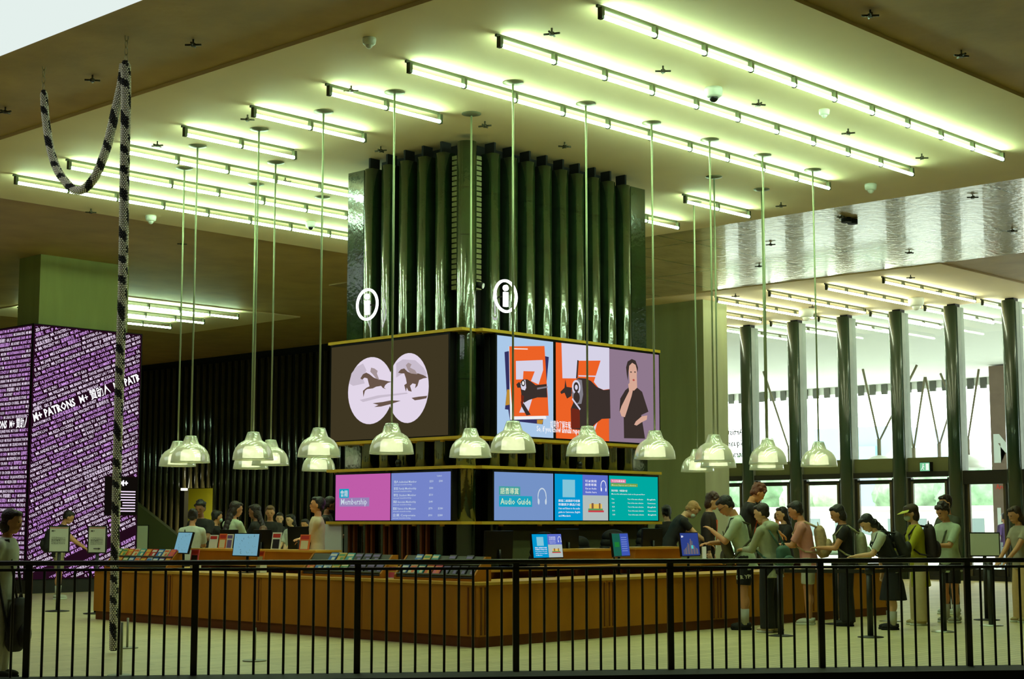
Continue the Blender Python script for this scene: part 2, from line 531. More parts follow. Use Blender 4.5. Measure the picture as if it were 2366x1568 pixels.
cv.text(.05, 3.75, 'M', 1.35, M_wht, off=.05); cv.text(.12, 3.05, 'Life Is', .3, M_red, off=.02); cv.text(.12, 2.72, 'Architecture', .26, M_red, off=.02, width=1.1)
cv.poly([(.7, 1.6), (1.1, 2.2), (1.1, 1.3)], M_red); cv.text(.1, 1.4, 'L', .9, M_wht, off=.03); cv.text(.12, .5, 'IM', .85, M_wht, off=.03)
o = cv.mb; o.v = [(v[0] - 55, v[1] - 27, v[2]) for v in o.v]; o.build('lettering', b)
# mirrored lettering on the glass
cv = Canvas((38.74, 27.18, 0), (0, 1, 0), (-1, 0, 0))
M_ink = mat('grey_glass_lettering', S(50, 54, 46), .8)
for k, t in enumerate(('Artist', 'Square', 'Entrance')): cv.text(.0 if k < 2 else -.15, 4.08 - k * .33, t, .25, M_ink, off=.02)
o = cv.build('glass_lettering', None, label='grey mirror-reversed lettering Artist Square Entrance on the glass wall beside the concrete pier', cat='lettering')
# lamps on V struts hanging from the outdoor canopy
def on_ceiling(px, py, z):
    d = FWD + RGT * ((px - 1183) / FPX) - UPV * ((py - 784) / FPX)
    return Vector((0, 0, EYE)) + d * ((z - EYE) / d.z)
def at_depth(px, py, dep):
    d = FWD + RGT * ((px - 1183) / FPX) - UPV * ((py - 784) / FPX)
    k = dep / Vector((d.x, d.y, 0)).dot(Vector((math.cos(YAW), math.sin(YAW), 0)))
    return Vector((0, 0, EYE)) + d * k
M_strut = mat('outdoor_strut', S(104, 98, 74), .8)
M_shell = mat('pale_outdoor_shade', S(225, 228, 220), .4)
vl = ['V shaped strut lamp outside in the second glass bay from the concrete pier', 'V shaped strut lamp outside beside the tallest struts, middle bay',
      'V shaped strut lamp outside, first one right of the middle mullion', 'V shaped strut lamp outside in the bay over the green exit sign', 'V shaped strut lamp outside nearest the brown banner pillar']
for i, (px, py, l, r) in enumerate([(1824, 1040, (1763, 855), (1834, 1000)), (2031, 1020, (1993, 850), (2120, 840)), (2111, 1040, (2085, 1000), (2137, 870)), (2170, 1030, (2138, 868), (2220, 880)), (2236, 1020, (2172, 860), (2262, 850))]):
    top = []
    for q in (l, r): top.append(on_ceiling(q[0], min(q[1], 868), H))
    dep = (top[0].x + top[1].x) / 2 * math.cos(YAW) + (top[0].y + top[1].y) / 2 * math.sin(YAW)
    j = at_depth(px, py, dep)
    t = empty('strut_lamp', j, 0, vl[i], 'hanging lamp', 'V strut lamps under the outdoor canopy')
    for q in top: MB().cyl((0, 0, 0), (q - j) * .985, .035, .045, M_strut, 8).build('strut', t)
    MB().cyl((0, 0, -.6), (0, 0, .1), .075, .075, M_strut, 8).build('stem', t)
    MB().lathe([(.08, -.5), (.3, -.56), (.62, -.75), (.72, -1.0), (.7, -1.0), (.58, -.78), (.28, -.6), (.06, -.55)], (0, 0, 0), M_shell).build('shade', t)
# green exit sign over the doors
cv = Canvas((38.52, 21.4, 2.86), (0, -1, 0), (-1, 0, 0))
g1 = emit('exit_green', S(120, 200, 150), 1.0); g2 = emit('exit_white', S(240, 250, 240), 1.0)
ex = empty('exit_sign', (38.56, 21.2, 2.86), 0, 'small green lit exit sign with a running figure on the door beam', 'exit sign')
MB().box(-.03, .2, -.15, .15, 0, .25, M_dark).build('housing', ex)
cv = Canvas((-.03, .15, 0), (0, -1, 0), (-1, 0, 0), sx=.75, sy=.8)
cv.rect(.01, .01, .39, .29, g1); cv.rect(.24, .04, .36, .26, g2); cv.ell(.14, .23, .025, .025, g2, 10); cv.line(.14, .2, .12, .12, .04, g2); cv.line(.12, .12, .17, .05, .02, g2); cv.line(.12, .12, .06, .06, .02, g2); cv.line(.14, .18, .19, .14, .02, g2)
cv.build('pictogram', ex)
# far clerestory window left of the column
p = [at_depth(*q, 66) for q in ((-30, 672), (52, 684), (52, 728), (-30, 722))]
M_cold = emit('clerestory_daylight', S(120, 150, 150), .8)
fx = MB().prism(p, (.3, .3, 0), M_cold); struct('window_20', fx)

# ------------------------------------------------------------------ linear lights on the ceiling
KT = (H - .15 - EYE) / (H - EYE)
def light_row(x0, n, y, L, label, group, seg=1.0, m=M_tube):
    """n tubes of seg metres along +X; x0,y as seen on the ceiling plane"""
    x0 *= KT; y *= KT; sg = seg * KT
    t = empty('linear_light', (x0, y, H - .008), 0, label, 'ceiling light', group)
    MB().box(-.05, n * sg, .03, .06, -.03, 0, M_batten).build('batten', t)
    for k in range(n):
        MB().cyl((k * sg + .03, 0, -.142), ((k + 1) * sg - .03, 0, -.142), .026, .026, m, 8).build('tube', t)
    for k in range(n + 1):
        MB().box(k * sg - .028, k * sg + .022, -.012, .05, -.165, -.03, M_batten).build('lamp_holder', t)
    return t
G = 'fluorescent light rows over the desk'
light_row(13.67, 10, 11.46, 1, 'long fluorescent row nearest the upper right corner, outermost of all', G)
light_row(13.67, 10, 13.08, 1, 'long fluorescent row, second from the upper right corner', G)
light_row(13.67, 10, 14.70, 1, 'long fluorescent row passing just in front of the tiled core', G)
light_row(13.67, 2, 16.30, 1, 'short two-tube fluorescent row left of the core, the nearest of the short ones', G, 1.05)
light_row(13.67, 2, 17.97, 1, 'short two-tube fluorescent row left of the core, middle of the short ones', G, 1.05)
light_row(13.67, 2, 19.65, 1, 'short two-tube fluorescent row left of the core, farthest of the short ones', G, 1.05)
light_row(13.67, 10, 21.28, 1, 'long fluorescent row running behind the core, nearest of the three at left', G)
light_row(13.67, 10, 22.90, 1, 'long fluorescent row running behind the core, middle of the three at left', G)
light_row(13.67, 10, 24.60, 1, 'long fluorescent row at the far left edge of the pale ceiling', G)
light_row(22.87, 2, 17.22, 1, 'short two-tube fluorescent row right of the core, the nearer and longer showing one', G, 1.0)
light_row(22.87, 2, 18.92, 1, 'short two-tube fluorescent row half hidden by the right edge of the core', G, 1.0)
G = 'fluorescent light rows near the glass wall'
M_tube2 = emit('entrance_tube_glow', (0.86, 1.0, 0.70), TUBE * .6)
for k, (y, lb) in enumerate([(19.64, 'fluorescent row inside near the glass doors, nearest the right'), (21.25, 'fluorescent row inside near the glass doors, second from the right'),
                             (22.95, 'fluorescent row inside near the glass doors, third from the right'), (24.62, 'fluorescent row inside near the glass doors, starting at the concrete pier')]):
    light_row(34.0, 5, y, 1, lb, G, .93, M_tube2)
light_row(35.6, 3, 26.25, 1, 'fluorescent row inside near the glass doors, partly hidden by the concrete pier', G, .93, M_tube2)
G = 'fluorescent light rows under the outdoor canopy'
for k, y in enumerate([18.1, 19.75, 21.45, 23.15, 24.85, 26.5, 28.2]):
    light_row(39.3, 4 if k else 5, y, 1, 'fluorescent row under the outdoor canopy, %s from the right' % ['first', 'second', 'third', 'fourth', 'fifth', 'sixth', 'seventh'][k], G, 1.0, M_tube2)
G = 'fluorescent light rows in the far left ceiling recess'
for k, (y, x0) in enumerate([(36.6, 22.4), (38.25, 22.4), (39.9, 22.4)]):
    light_row(x0, 5, y, 1, 'fluorescent row in the far left ceiling beside the concrete column, %s' % ['longest and nearest', 'middle one', 'farthest one'][k], G, 1.0)
MB().box(21.8, 28.6, 35.3, 41.2, H + .02, H + .05, M_paint).build('ceiling_7', kind='structure')

# ------------------------------------------------------------------ pendants
M_pglass = None
def pend_glass():
    m = bpy.data.materials.new('ribbed_lamp_glass'); m.use_nodes = True
    nt = m.node_tree; nt.nodes.clear()
    o = nt.nodes.new('ShaderNodeOutputMaterial'); t = nt.nodes.new('ShaderNodeBsdfTransparent')
    t.inputs[0].default_value = (.9, .96, .82, 1)
    g = nt.nodes.new('ShaderNodeBsdfGlossy'); g.inputs['Roughness'].default_value = 0.12
    d = nt.nodes.new('ShaderNodeBsdfTranslucent'); d.inputs[0].default_value = (.95, 1, .85, 1)
    dd = nt.nodes.new('ShaderNodeBsdfDiffuse'); dd.inputs[0].default_value = (.75, .85, .6, 1)
    lw = nt.nodes.new('ShaderNodeLayerWeight'); lw.inputs[0].default_value = .35
    x1 = nt.nodes.new('ShaderNodeMixShader'); x1.inputs[0].default_value = .5
    nt.links.new(d.outputs[0], x1.inputs[1]); nt.links.new(dd.outputs[0], x1.inputs[2])
    x2 = nt.nodes.new('ShaderNodeMixShader'); x2.inputs[0].default_value = .45
    nt.links.new(x1.outputs[0], x2.inputs[1]); nt.links.new(g.outputs[0], x2.inputs[2])
    mr = nt.nodes.new('ShaderNodeMapRange'); mr.inputs[3].default_value = .48; mr.inputs[4].default_value = .95
    nt.links.new(lw.outputs['Facing'], mr.inputs[0])
    x3 = nt.nodes.new('ShaderNodeMixShader')
    nt.links.new(mr.outputs[0], x3.inputs[0]); nt.links.new(t.outputs[0], x3.inputs[1]); nt.links.new(x2.outputs[0], x3.inputs[2])
    nt.links.new(x3.outputs[0], o.inputs[0])
    return m
M_pglass = pend_glass()
M_rod = mat('pale_green_rod', S(150, 160, 120), .4, metal=.3)
M_diff = emit('lamp_diffuser_glow', (1.0, .95, .74), 3.4)
ZB = 2.40
def make_pendant():
    t = empty('pendant_lamp', (0, 0, H))
    z = ZB - H
    MB().lathe([(0, 0), (.14, 0), (.14, -.012), (.05, -.03), (.012, -.035)], (0, 0, 0), mat('bronze_canopy', S(96, 92, 66), .5, metal=.4)).build('canopy', t)
    MB().cyl((0, 0, -.02), (0, 0, z + .38), .014, .014, M_rod, 8).build('rod', t)
    prof = [(.05, .41), (.082, .405), (.092, .38), (.125, .285), (.15, .27), (.205, .235), (.25, .18), (.28, .11), (.293, .03), (.296, 0), (.288, 0), (.285, .03), (.272, .105), (.243, .173), (.2, .226), (.14, .262), (.117, .278), (.085, .375), (.05, .385)]
    MB().lathe([(r, z + h) for r, h in prof], (0, 0, 0), M_pglass, 32).build('glass_shade', t)
    MB().lathe([(.02, z + .2), (.115, z + .2), (.145, z + .16), (.155, z + .035), (.0, z + .03)], (0, 0, 0), M_diff, 24).build('diffuser', t)
    MB().cyl((0, 0, z + .2), (0, 0, z + .39), .035, .03, M_rod, 12).build('lamp_socket', t)
    return t
pl = [(14.96, 14.10, 'glass pendant lamp at the near corner, overlapping the pale blue edge of the upper screen'), (16.44, 14.10, 'glass pendant lamp overlapping the orange panel of the upper screen'), (17.91, 14.10, 'glass pendant lamp at the right edge of the upper screen'),
      (19.33, 14.10, 'glass pendant lamp in front of the concrete pier, lowest of three overlapping lamps'), (20.74, 14.10, 'glass pendant lamp against the first glass bay, with another dome behind it'), (22.19, 14.10, 'rightmost glass pendant lamp, alone against the bright window'),
      (14.21, 15.60, 'glass pendant lamp hanging below the screen with two round pictures'), (14.21, 17.09, 'glass pendant lamp just left of the core, upper of a stacked pair'), (14.21, 18.57, 'glass pendant lamp, upper of the overlapping trio over the left desk'), (14.21, 20.11, 'glass pendant lamp at left, right-hand and nearer one of the leftmost pair'),
      (15.73, 15.64, 'glass pendant lamp hanging in front of the dark corner of the core'), (15.75, 20.13, 'glass pendant lamp, right-hand one of the overlapping trio over the left desk'), (14.98, 21.55, 'leftmost glass pendant lamp, behind its neighbour'), (16.56, 21.70, 'glass pendant lamp, lowest and rear of the overlapping trio over the left desk'),
      (18.05, 21.71, 'glass pendant lamp just left of the core, lower of a stacked pair'), (22.98, 17.13, 'small far pendant lamp in front of the grey concrete pier, leftmost of the right cluster'), (21.5, 15.6, 'glass pendant lamp half hidden behind the one at the concrete pier'), (22.9, 15.6, 'glass pendant lamp behind the one at the first glass bay')]
P0 = make_pendant()
for i, (x, y, lb) in enumerate(pl):
    o = P0 if i == 0 else copy_tree(P0)
    o.location = (x, y, H); tag(o, lb, 'pendant lamp', 'glass pendant lamps around the desk')

# ------------------------------------------------------------------ small things on the ceiling
def sprinkler():
    t = empty('sprinkler', (0, 0, H))
    m = mat('dark_brass', S(60, 54, 30), .5, metal=.4)
    MB().cyl((0, 0, 0), (0, 0, -.06), .012, .012, m, 6).build('stem', t)
    mb = MB()
    for a in range(4): mb.cyl((0, 0, -.07), (.1 * math.cos(a * PI / 2 + .4), .1 * math.sin(a * PI / 2 + .4), -.07), .013, .013, m, 6)
    mb.cyl((0, 0, -.05), (0, 0, -.09), .03, .03, m, 8); mb.build('head', t)
    return t
sp = [(13.58, 12.17), (15.72, 12.18), (17.92, 12.23), (20.19, 12.2), (22.39, 12.21), (17.93, 15.81), (16.18, 15.81), (13.6, 15.79), (13.58, 18.02), (13.61, 20.31), (11.03, 15.75), (11.04, 18.01), (11.08, 20.33), (15.7, 9.16), (17.87, 9.16), (16.18, 18.07), (16.58, 20.92), (15.79, 25.67), (24.1, 16.0),
      (26.0, 13.2), (26.0, 15.9), (27.6, 18.6), (29.6, 14.2), (30.5, 17.0), (29.8, 20.4), (33.4, 18.6), (35.9, 19.2), (36.2, 23.1), (33.1, 23.4), (19.1, 27.5)]
s0 = sprinkler()
for i, (x, y) in enumerate(sp):
    o = s0 if i == 0 else copy_tree(s0); o.location = (x, y, H + (0 if 11.92 < x < 25.19 and 9.53 < y < 26 or (x > 32.4 and y > 17.3) else .05)); o.rotation_euler.z = (i % 3) * .3
    where = 'the pale ceiling field over the desk' if i < 10 or i in (15, 16) else ('the dark concrete strip at upper left' if i < 13 else ('the dark concrete at upper right' if i < 15 else 'the far ceiling'))
    grp_ = [j for j, q_ in enumerate(sp) if (0 if j < 10 or j in (15, 16) else 1 if j < 13 else 2 if j < 15 else 3) == (0 if i < 10 or i in (15, 16) else 1 if i < 13 else 2 if i < 15 else 3)]
    vx = lambda j: (Vector((*sp[j], H - EYE)).dot(RGT)) / (Vector((*sp[j], H - EYE)).dot(FWD))
    rk = sorted(grp_, key=vx).index(i)
    tag(o, 'small dark sprinkler head on %s, %s from the left' % (where, ['first', 'second', 'third', 'fourth', 'fifth', 'sixth', 'seventh', 'eighth', 'ninth', 'tenth', 'eleventh', 'twelfth', 'thirteenth', 'fourteenth', 'fifteenth'][rk]), 'sprinkler', 'ceiling sprinkler heads')
def dome(x, y, r, lb, cam_=False, z=H):
    t = empty('dome_camera' if cam_ else 'smoke_detector', (x, y, z), 0, lb, 'camera' if cam_ else 'detector')
    MB().lathe([(0, 0), (r, 0), (r * 1.05, -r * .3), (r * .95, -r * .9), (r * .7, -r * 1.1), (0, -r * 1.1)], (0, 0, 0), M_white, 16).build('housing', t)
    MB().ball((0, 0, -r * 1.1), r * .55, M_screen if cam_ else M_white, 12, 8).build('dome' if cam_ else 'sensor', t)
dome(17.01, 12.33, .12, 'large white dome camera between the first two long light rows', True)
dome(19.42, 23.7, .1, 'white dome camera among the light rows at left, near the core', True)
dome(19.0, 11.86, .075, 'small white smoke detector between the first two long light rows, right part')
dome(12.36, 14.03, .08, 'small white smoke detector at upper left of the pale ceiling')
dome(23.84, 13.99, .1, 'round grey detector near the far right end of the pale ceiling')
dome(16.94, 25.43, .1, 'small white detector beside the long row at far left')
dome(36.97, 20.45, .2, 'white box detector near the glass wall, right one'); dome(36.89, 23.74, .2, 'white box detector near the glass wall, left one')
t = empty('ceiling_speaker', (26.4, 15.98, H + .02), 0, 'small ring-shaped fitting on the glossy concrete ceiling', 'ceiling fitting')
for dx in (-.1, .12):
    MB().cyl((dx, 0, 0), (dx, 0, -.09), .1, .1, M_dark, 14).build('ring', t)

# ------------------------------------------------------------------ the tiled core
core = MB().box(16.8, 20.6, 16.8, 19.1, 0, 7.02, M_dark).box(16.95, 20.4, 16.95, 18.9, 7.02, H, M_dark)
cr = struct('wall_core', core)
def fin(axis, c, w, out, z0=0.0, z1=7.12, base=16.8, m=None, flat=False):
    mb = MB(); pts = []
    hw = w / 2; fo = out - .02; r_ = .022
    pts = [(c - hw, base), (c - hw, base - fo + r_), (c - hw + r_ * .3, base - fo + r_ * .3), (c - hw + r_, base - fo - .004)]
    for i in range(1, 12):
        u = -1 + 2 * i / 12
        pts.append((c + u * (hw - r_), base - fo - .004 - .018 * (1 - u * u)))
    pts += [(c + hw - r_, base - fo - .004), (c + hw - r_ * .3, base - fo + r_ * .3), (c + hw, base - fo + r_), (c + hw, base)]
    if flat: pts = [(c - w / 2, base), (c - w / 2, base - out), (c + w / 2, base - out), (c + w / 2, base)]
    P3 = [((x, y, z0) if axis == 'x' else (y, x, z0)) for x, y in pts]
    mb.prism(P3, (0, 0, z1 - z0), m or M_glaze, smooth=not flat)
    o = mb.build('tile_fin', cr)
    return o
for k in range(9): fin('x', 17.21 + .395 * k, .2, .25)
for k in range(5): fin('y', 17.16 + .41 * k, .2, .25)
fin('x', 20.67, .38, .22, flat=True); fin('y', 19.1, .38, .22, flat=True)
for k in range(7): fin('x', 17.0 + .5 * k, .3, .25, base=19.1 + .24)
c = MB(); pts = []
for i in range(17):
    a = 2 * PI * i / 16
    pts.append((16.62 + .15 * math.cos(a), 16.62 + .15 * math.sin(a), 0))
c.prism(pts[:-1], (0, 0, 7.2), M_glaze, smooth=True); c.build('corner_fin', cr)
M_grille = mat('olive_louvre', S(110, 108, 60), .6)
for ax in (0, 1):
    g = MB()
    for k in range(26):
        z = 5.0 + k * .08
        g.box(*( (16.86, 17.02, 16.7, 16.8) if ax == 0 else (16.7, 16.8, 16.86, 17.02)), z, z + .06, M_grille)
    g.build('louvre_panel', cr)
for ax, c0, n in ((0, 17.21, 9), (1, 17.16, 5)):
    for k in range(n):
        g = MB(); u = c0 + (.395 if ax == 0 else .41) * k
        if ax == 0: g.box(u - .02, u + .02, 16.6, 16.8, 7.12, H, M_dark)
        else: g.box(16.6, 16.8, u - .02, u + .02, 7.12, H, M_dark)
        g.build('fixing_bracket', cr)
# amber strips that paint warm reflections between the fins, low on the left face
M_amber_refl = mat('painted_amber_reflection', S(120, 66, 30), .25)
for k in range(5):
    MB().box(16.5, 16.56, 17.33 + .41 * k - .02, 17.33 + .41 * k + .02, .75, 1.48, M_amber_refl).build('amber_reflection_strip', cr)
    MB().box(16.5, 16.56, 17.45 + .41 * k - .02, 17.45 + .41 * k + .02, .75, 1.48, M_amber_refl).build('amber_reflection_strip', cr)
# illuminated information signs
M_neon = emit('white_sign_glow', (1, .98, 1), 3.2)
def info(lb, o, u, n):
    t = empty('information_sign', o, 0, lb, 'illuminated sign', 'lit round information signs')
    u = Vector(u); n = Vector(n)
    r = MB(); N = 36; R = .235; z = Vector((0, 0, 1))
    for i in range(N):
        a, b = 2 * PI * i / N, 2 * PI * (i + 1) / N
        r.cyl(u * R * math.cos(a) + z * R * math.sin(a), u * R * math.cos(b) + z * R * math.sin(b), .022, .022, M_neon, 6, caps=False)
    r.build('ring', t)
    d = MB()
    T = Matrix((u, n, z)).transposed().to_4x4()
    d.cyl(z * .125 - n * .02, z * .125 + n * .02, .045, .045, M_neon, 14)
    d.build('dot', t)
    MB().box(-.04, .04, -.02, .02, -.16, .06, M_neon, T).build('stroke', t)
    MB().cyl(-n * .3 + z * .0, -n * .02, .012, .012, M_dark, 6).build('bracket', t)
info('round lit letter i sign on the left face of the core', (16.42, 18.62, 4.9), (0, -1, 0), (-1, 0, 0))
info('round lit letter i sign on the right face of the core', (17.24, 16.4, 4.9), (1, 0, 0), (0, -1, 0))

# ------------------------------------------------------------------ timber shelves and screens on the core
def board_frame(lb, side, z):
    t = empty('timber_shelf', (16.4, 18, z) if side == 'l' else (18.8, 16.35, z), 0, lb, 'shelf', 'yellow timber shelves framing the core screens')
    mb = MB()
    if side == 'l': mb.box(-.05, .3, -1.28, 1.47, -.022, .022, M_yboard).box(-.05, .3, -1.56, -1.28, -.022, .022, M_yboard)
    else: mb.box(-1.9, 2.08, -.05, .3, -.022, .022, M_yboard).box(-2.16, -1.9, -.05, .3, -.022, .022, M_yboard)
    mb.build('board', t)
    n = 5
    for k in range(n):
        g = MB()
        if side == 'l': g.box(.02, .06, -1.1 + k * .6, -1.04 + k * .6, -.05, -.022, M_yboard)
        else: g.box(-1.7 + k * .85, -1.64 + k * .85, .02, .06, -.05, -.022, M_yboard)
        g.build('bracket', t)
for z, w in ((4.335, 'top'), (2.74, 'second from the top'), (2.31, 'second from the bottom'), (1.497, 'bottom')):
    board_frame('yellow timber shelf on the left face of the core, %s' % w, 'l', z)
    board_frame('yellow timber shelf on the right face of the core, %s' % w, 'r', z)
def E_(n, r, g, b, k=1.0): return emit('display_' + n, S(r, g, b), k)
def panel(name, lb, side, a, b, z0, z1, th=.1):
    """screen housing; returns (thing, canvas) with u from left to right as seen"""
    if side == 'l':
        t = empty(name, (16.35, (a + b) / 2, z0), 0, lb, 'screen'); w = abs(b - a)
        MB().box(.002, th, -w / 2 - .03, w / 2 + .03, -.03, z1 - z0 + .03, M_screen).build('housing', t)
        cv = Canvas((0, w / 2, 0), (0, -1, 0), (-1, 0, 0))
    else:
        t = empty(name, ((a + b) / 2, 16.3, z0), 0, lb, 'screen'); w = abs(b - a)
        MB().box(-w / 2 - .03, w / 2 + .03, .002, th, -.03, z1 - z0 + .03, M_screen).build('housing', t)
        cv = Canvas((-w / 2, 0, 0), (1, 0, 0), (0, -1, 0))
    cv.W = w; cv.H = z1 - z0
    return t, cv
# backing boxes behind the screens
MB().box(16.47, 16.56, 16.68, 19.42, 2.77, 4.31, M_dark).build('screen_backing', None, 'black backing box of the upper left screen, between two yellow shelves', 'backing box')
MB().box(16.9, 20.88, 16.42, 16.52, 2.77, 4.31, M_dark).build('screen_backing', None, 'black backing box of the wide upper right screen, between two yellow shelves', 'backing box')
# upper left: two overlapping round pictures with galloping horses
t, cv = panel('led_screen', 'large dark screen showing two overlapping round pictures of galloping horses', 'l', 16.72, 19.38, 2.78, 4.27)
bg = E_('brown_black', 62, 54, 34); pk = E_('pale_pink', 226, 214, 232); hb = E_('horse_brown', 104, 84, 72); hm = E_('horse_mid', 165, 148, 150); lt = E_('soft_lilac', 200, 188, 204)
cv.rect(0, 0, cv.W, cv.H, bg)
def XY(px, py):   # picture pixel -> u,v on the left screen (left edge 770, right 1030)
    d = FWD + RGT * ((px - 1183) / FPX) - UPV * ((py - 784) / FPX); k = 16.35 / d.x
    return (19.38 - d.y * k, EYE + d.z * k - 2.78)
def pp(pts): return [XY(740 + x / 5.227, 740 + y / 5.227) for x, y in pts]
c1 = XY(856, 902); c2 = XY(943, 896)
e1 = (abs(XY(856 + 53, 902)[0] - c1[0]), .54); e2 = (abs(XY(943 + 48, 896)[0] - c2[0]), .535)
cv.ell(*c1, e1[0], .52, pk, 40); cv.ell(*c2, e2[0], .53, pk, 40)
cv.poly(pp([(380, 640), (440, 560), (520, 520), (560, 600), (520, 700), (540, 760), (400, 790), (350, 760)]), lt)
cv.poly(pp([(920, 520), (1000, 470), (1150, 480), (1250, 570), (1290, 640), (1280, 700), (1180, 640), (1000, 640), (920, 690)]), lt)
for sh in (pp([(480, 960), (700, 905), (1050, 870), (1060, 885), (740, 930), (520, 985)]),): cv.poly(sh, lt)
horse1 = [(490, 700), (520, 650), (560, 630), (600, 650), (650, 690), (700, 710), (760, 720), (830, 735), (870, 740), (820, 755), (790, 780), (775, 810), (800, 830), (760, 815), (740, 790), (680, 800), (640, 820), (570, 830), (545, 850), (525, 925), (520, 850), (560, 815), (600, 795), (590, 760), (575, 700), (540, 690), (510, 715)]
horse2 = [(945, 630), (980, 590), (1020, 580), (1060, 620), (1110, 640), (1190, 640), (1250, 660), (1300, 690), (1250, 700), (1200, 720), (1180, 790), (1150, 820), (1160, 770), (1120, 760), (1090, 790), (1110, 860), (1070, 850), (1050, 810), (1040, 860), (1020, 780), (1050, 760), (1040, 700), (1020, 640), (980, 640)]
for hh in (horse1, horse2): cv.poly(pp(hh), hb)
cv.poly(pp([(610, 620), (620, 570), (660, 580), (700, 610), (690, 640), (720, 720), (680, 700), (640, 650)]), hm)
cv.poly(pp([(1040, 540), (1070, 510), (1110, 530), (1090, 570), (1150, 600), (1180, 650), (1100, 640), (1060, 590)]), hm)
cv.poly(pp([(640, 1000), (760, 985), (860, 965), (980, 970), (860, 1010), (740, 1040), (660, 1045), (710, 1020)]), hb)
cv.poly(pp([(1110, 935), (1200, 920), (1300, 910), (1290, 940), (1220, 955), (1150, 965)]), hb)
cv.build('picture', t)
# upper right: three pictures
t, cv = panel('led_screen', 'wide bright screen with an orange magazine cover and a sign interpreter in black', 'r', 16.95, 20.83, 2.79, 4.275)
def XR(px, py):
    d = FWD + RGT * ((px - 1183) / FPX) - UPV * ((py - 784) / FPX); k = 16.3 / d.y
    return (d.x * k - 16.95, EYE + d.z * k - 2.79)
def pr(pts): return [XR(1100 + x / 5.143, 740 + y / 5.143) for x, y in pts]
sky_ = E_('sky_blue', 170, 200, 232); orr = E_('orange', 236, 98, 38); wl = E_('lilac_white', 214, 210, 230); dkk = E_('soft_black', 58, 48, 44); nav = E_('navy', 52, 50, 96); och = E_('ochre', 190, 140, 50); purp = E_('dusty_purple', 142, 120, 140); skn = E_('warm_skin', 214, 168, 148); wh = E_('white', 240, 240, 240); brn = E_('rust', 110, 40, 26); gry = E_('mid_grey', 130, 126, 134)
x1 = XR(1281, 850)[0]; x2 = XR(1406, 850)[0]; x1b = XR(1284, 850)[0]
cv.rect(0, 0, x1 - .03, cv.H, sky_); cv.rect(x1b, 0, x2, cv.H, orr); cv.rect(x2, 0, cv.W, cv.H, purp)
cv.poly(pr([(335, 375), (380, 365), (800, 420), (862, 435), (790, 1235), (400, 1190), (380, 1060), (340, 1055), (360, 860)]), nav)
cv.poly(pr([(365, 820), (395, 820), (395, 1000), (345, 1010)]), och); cv.poly(pr([(720, 1180), (795, 1180), (780, 1232), (720, 1225)]), och)
cv.poly(pr([(385, 310), (830, 1150), (830, 1170), (400, 1180)]), wh); cv.poly(pr([(385, 310), (430, 310), (440, 1175), (400, 1180)]), wh)
cv.poly(pr([(388, 308), (806, 304), (822, 560), (830, 700), (845, 900), (856, 1132), (430, 1140), (395, 700)]), orr)
cv.poly(pr([(466, 482), (784, 470), (790, 590), (736, 760), (646, 720), (690, 606), (556, 602), (550, 700), (468, 702)]), wl)
cv.poly(pr([(505, 1095), (560, 960), (660, 930), (610, 1095)]), wl)
cv.poly(pr([(520, 730), (550, 700), (600, 700), (650, 730), (700, 770), (830, 755), (838, 915), (720, 915), (620, 945), (560, 980), (530, 880), (520, 800)]), dkk)
cv.poly(pr([(520, 960), (560, 990), (640, 1120), (590, 1130), (530, 1020)]), dkk); cv.poly(pr([(524, 880), (560, 900), (545, 1010), (528, 990)]), brn)
cv.poly(pr([(540, 710), (575, 705), (585, 800), (570, 832), (530, 820), (515, 760)]), wl)
q = XR(1100 + 548 / 5.143, 740 + 745 / 5.143); cv.ell(*q, .045, .05, dkk, 14); cv.ell(*q, .025, .03, wh, 12)
cv.poly(pr([(465, 760), (500, 730), (520, 760), (515, 800), (480, 800)]), dkk)
cv.poly(pr([(712, 800), (834, 782), (836, 800), (712, 822)]), gry)
cv.poly(pr([(415, 330), (600, 335), (600, 347), (415, 343)]), wh)
# enlarged detail in the middle
cv.poly(pr([(1000, 268), (1568, 328), (1570, 815), (1500, 825), (1440, 800), (1385, 730), (1465, 478), (1195, 480), (1175, 690), (1012, 688)]), wl)
cv.poly(pr([(1160, 720), (1200, 685), (1290, 690), (1350, 720), (1420, 790), (1500, 828), (1575, 820), (1582, 1165), (1480, 1170), (1400, 1230), (1340, 1290), (1230, 1300), (1115, 1290), (1110, 1050), (1140, 980), (1120, 860)]), dkk)
cv.poly(pr([(1115, 1040), (1215, 1060), (1220, 1280), (1115, 1285)]), brn)
cv.poly(pr([(1300, 1370), (1425, 1210), (1400, 1300), (1360, 1375)]), wl)
cv.poly(pr([(1130, 760), (1190, 700), (1240, 710), (1255, 880), (1235, 990), (1170, 1000), (1120, 900)]), gry)
q = XR(1100 + 1172 / 5.143, 740 + 795 / 5.143); cv.ell(*q, .1, .115, wl, 20); cv.ell(*q, .065, .08, dkk, 20); cv.ell(*q, .035, .04, wl, 14)
q = XR(1100 + 1175 / 5.143, 740 + 915 / 5.143); cv.ell(*q, .075, .09, dkk, 18)
cv.poly(pr([(980, 850), (1030, 800), (1040, 700), (1055, 790), (1120, 800), (1110, 900), (1060, 930), (1030, 860), (990, 875)]), dkk)
cv.line(*pr([(1190, 475)])[0], *pr([(1175, 690)])[0], .035, dkk); cv.line(*pr([(1195, 660)])[0], *pr([(1400, 665)])[0], .02, wl)
cv.line(*pr([(1120, 930)])[0], *pr([(1215, 1060)])[0], .03, wl)
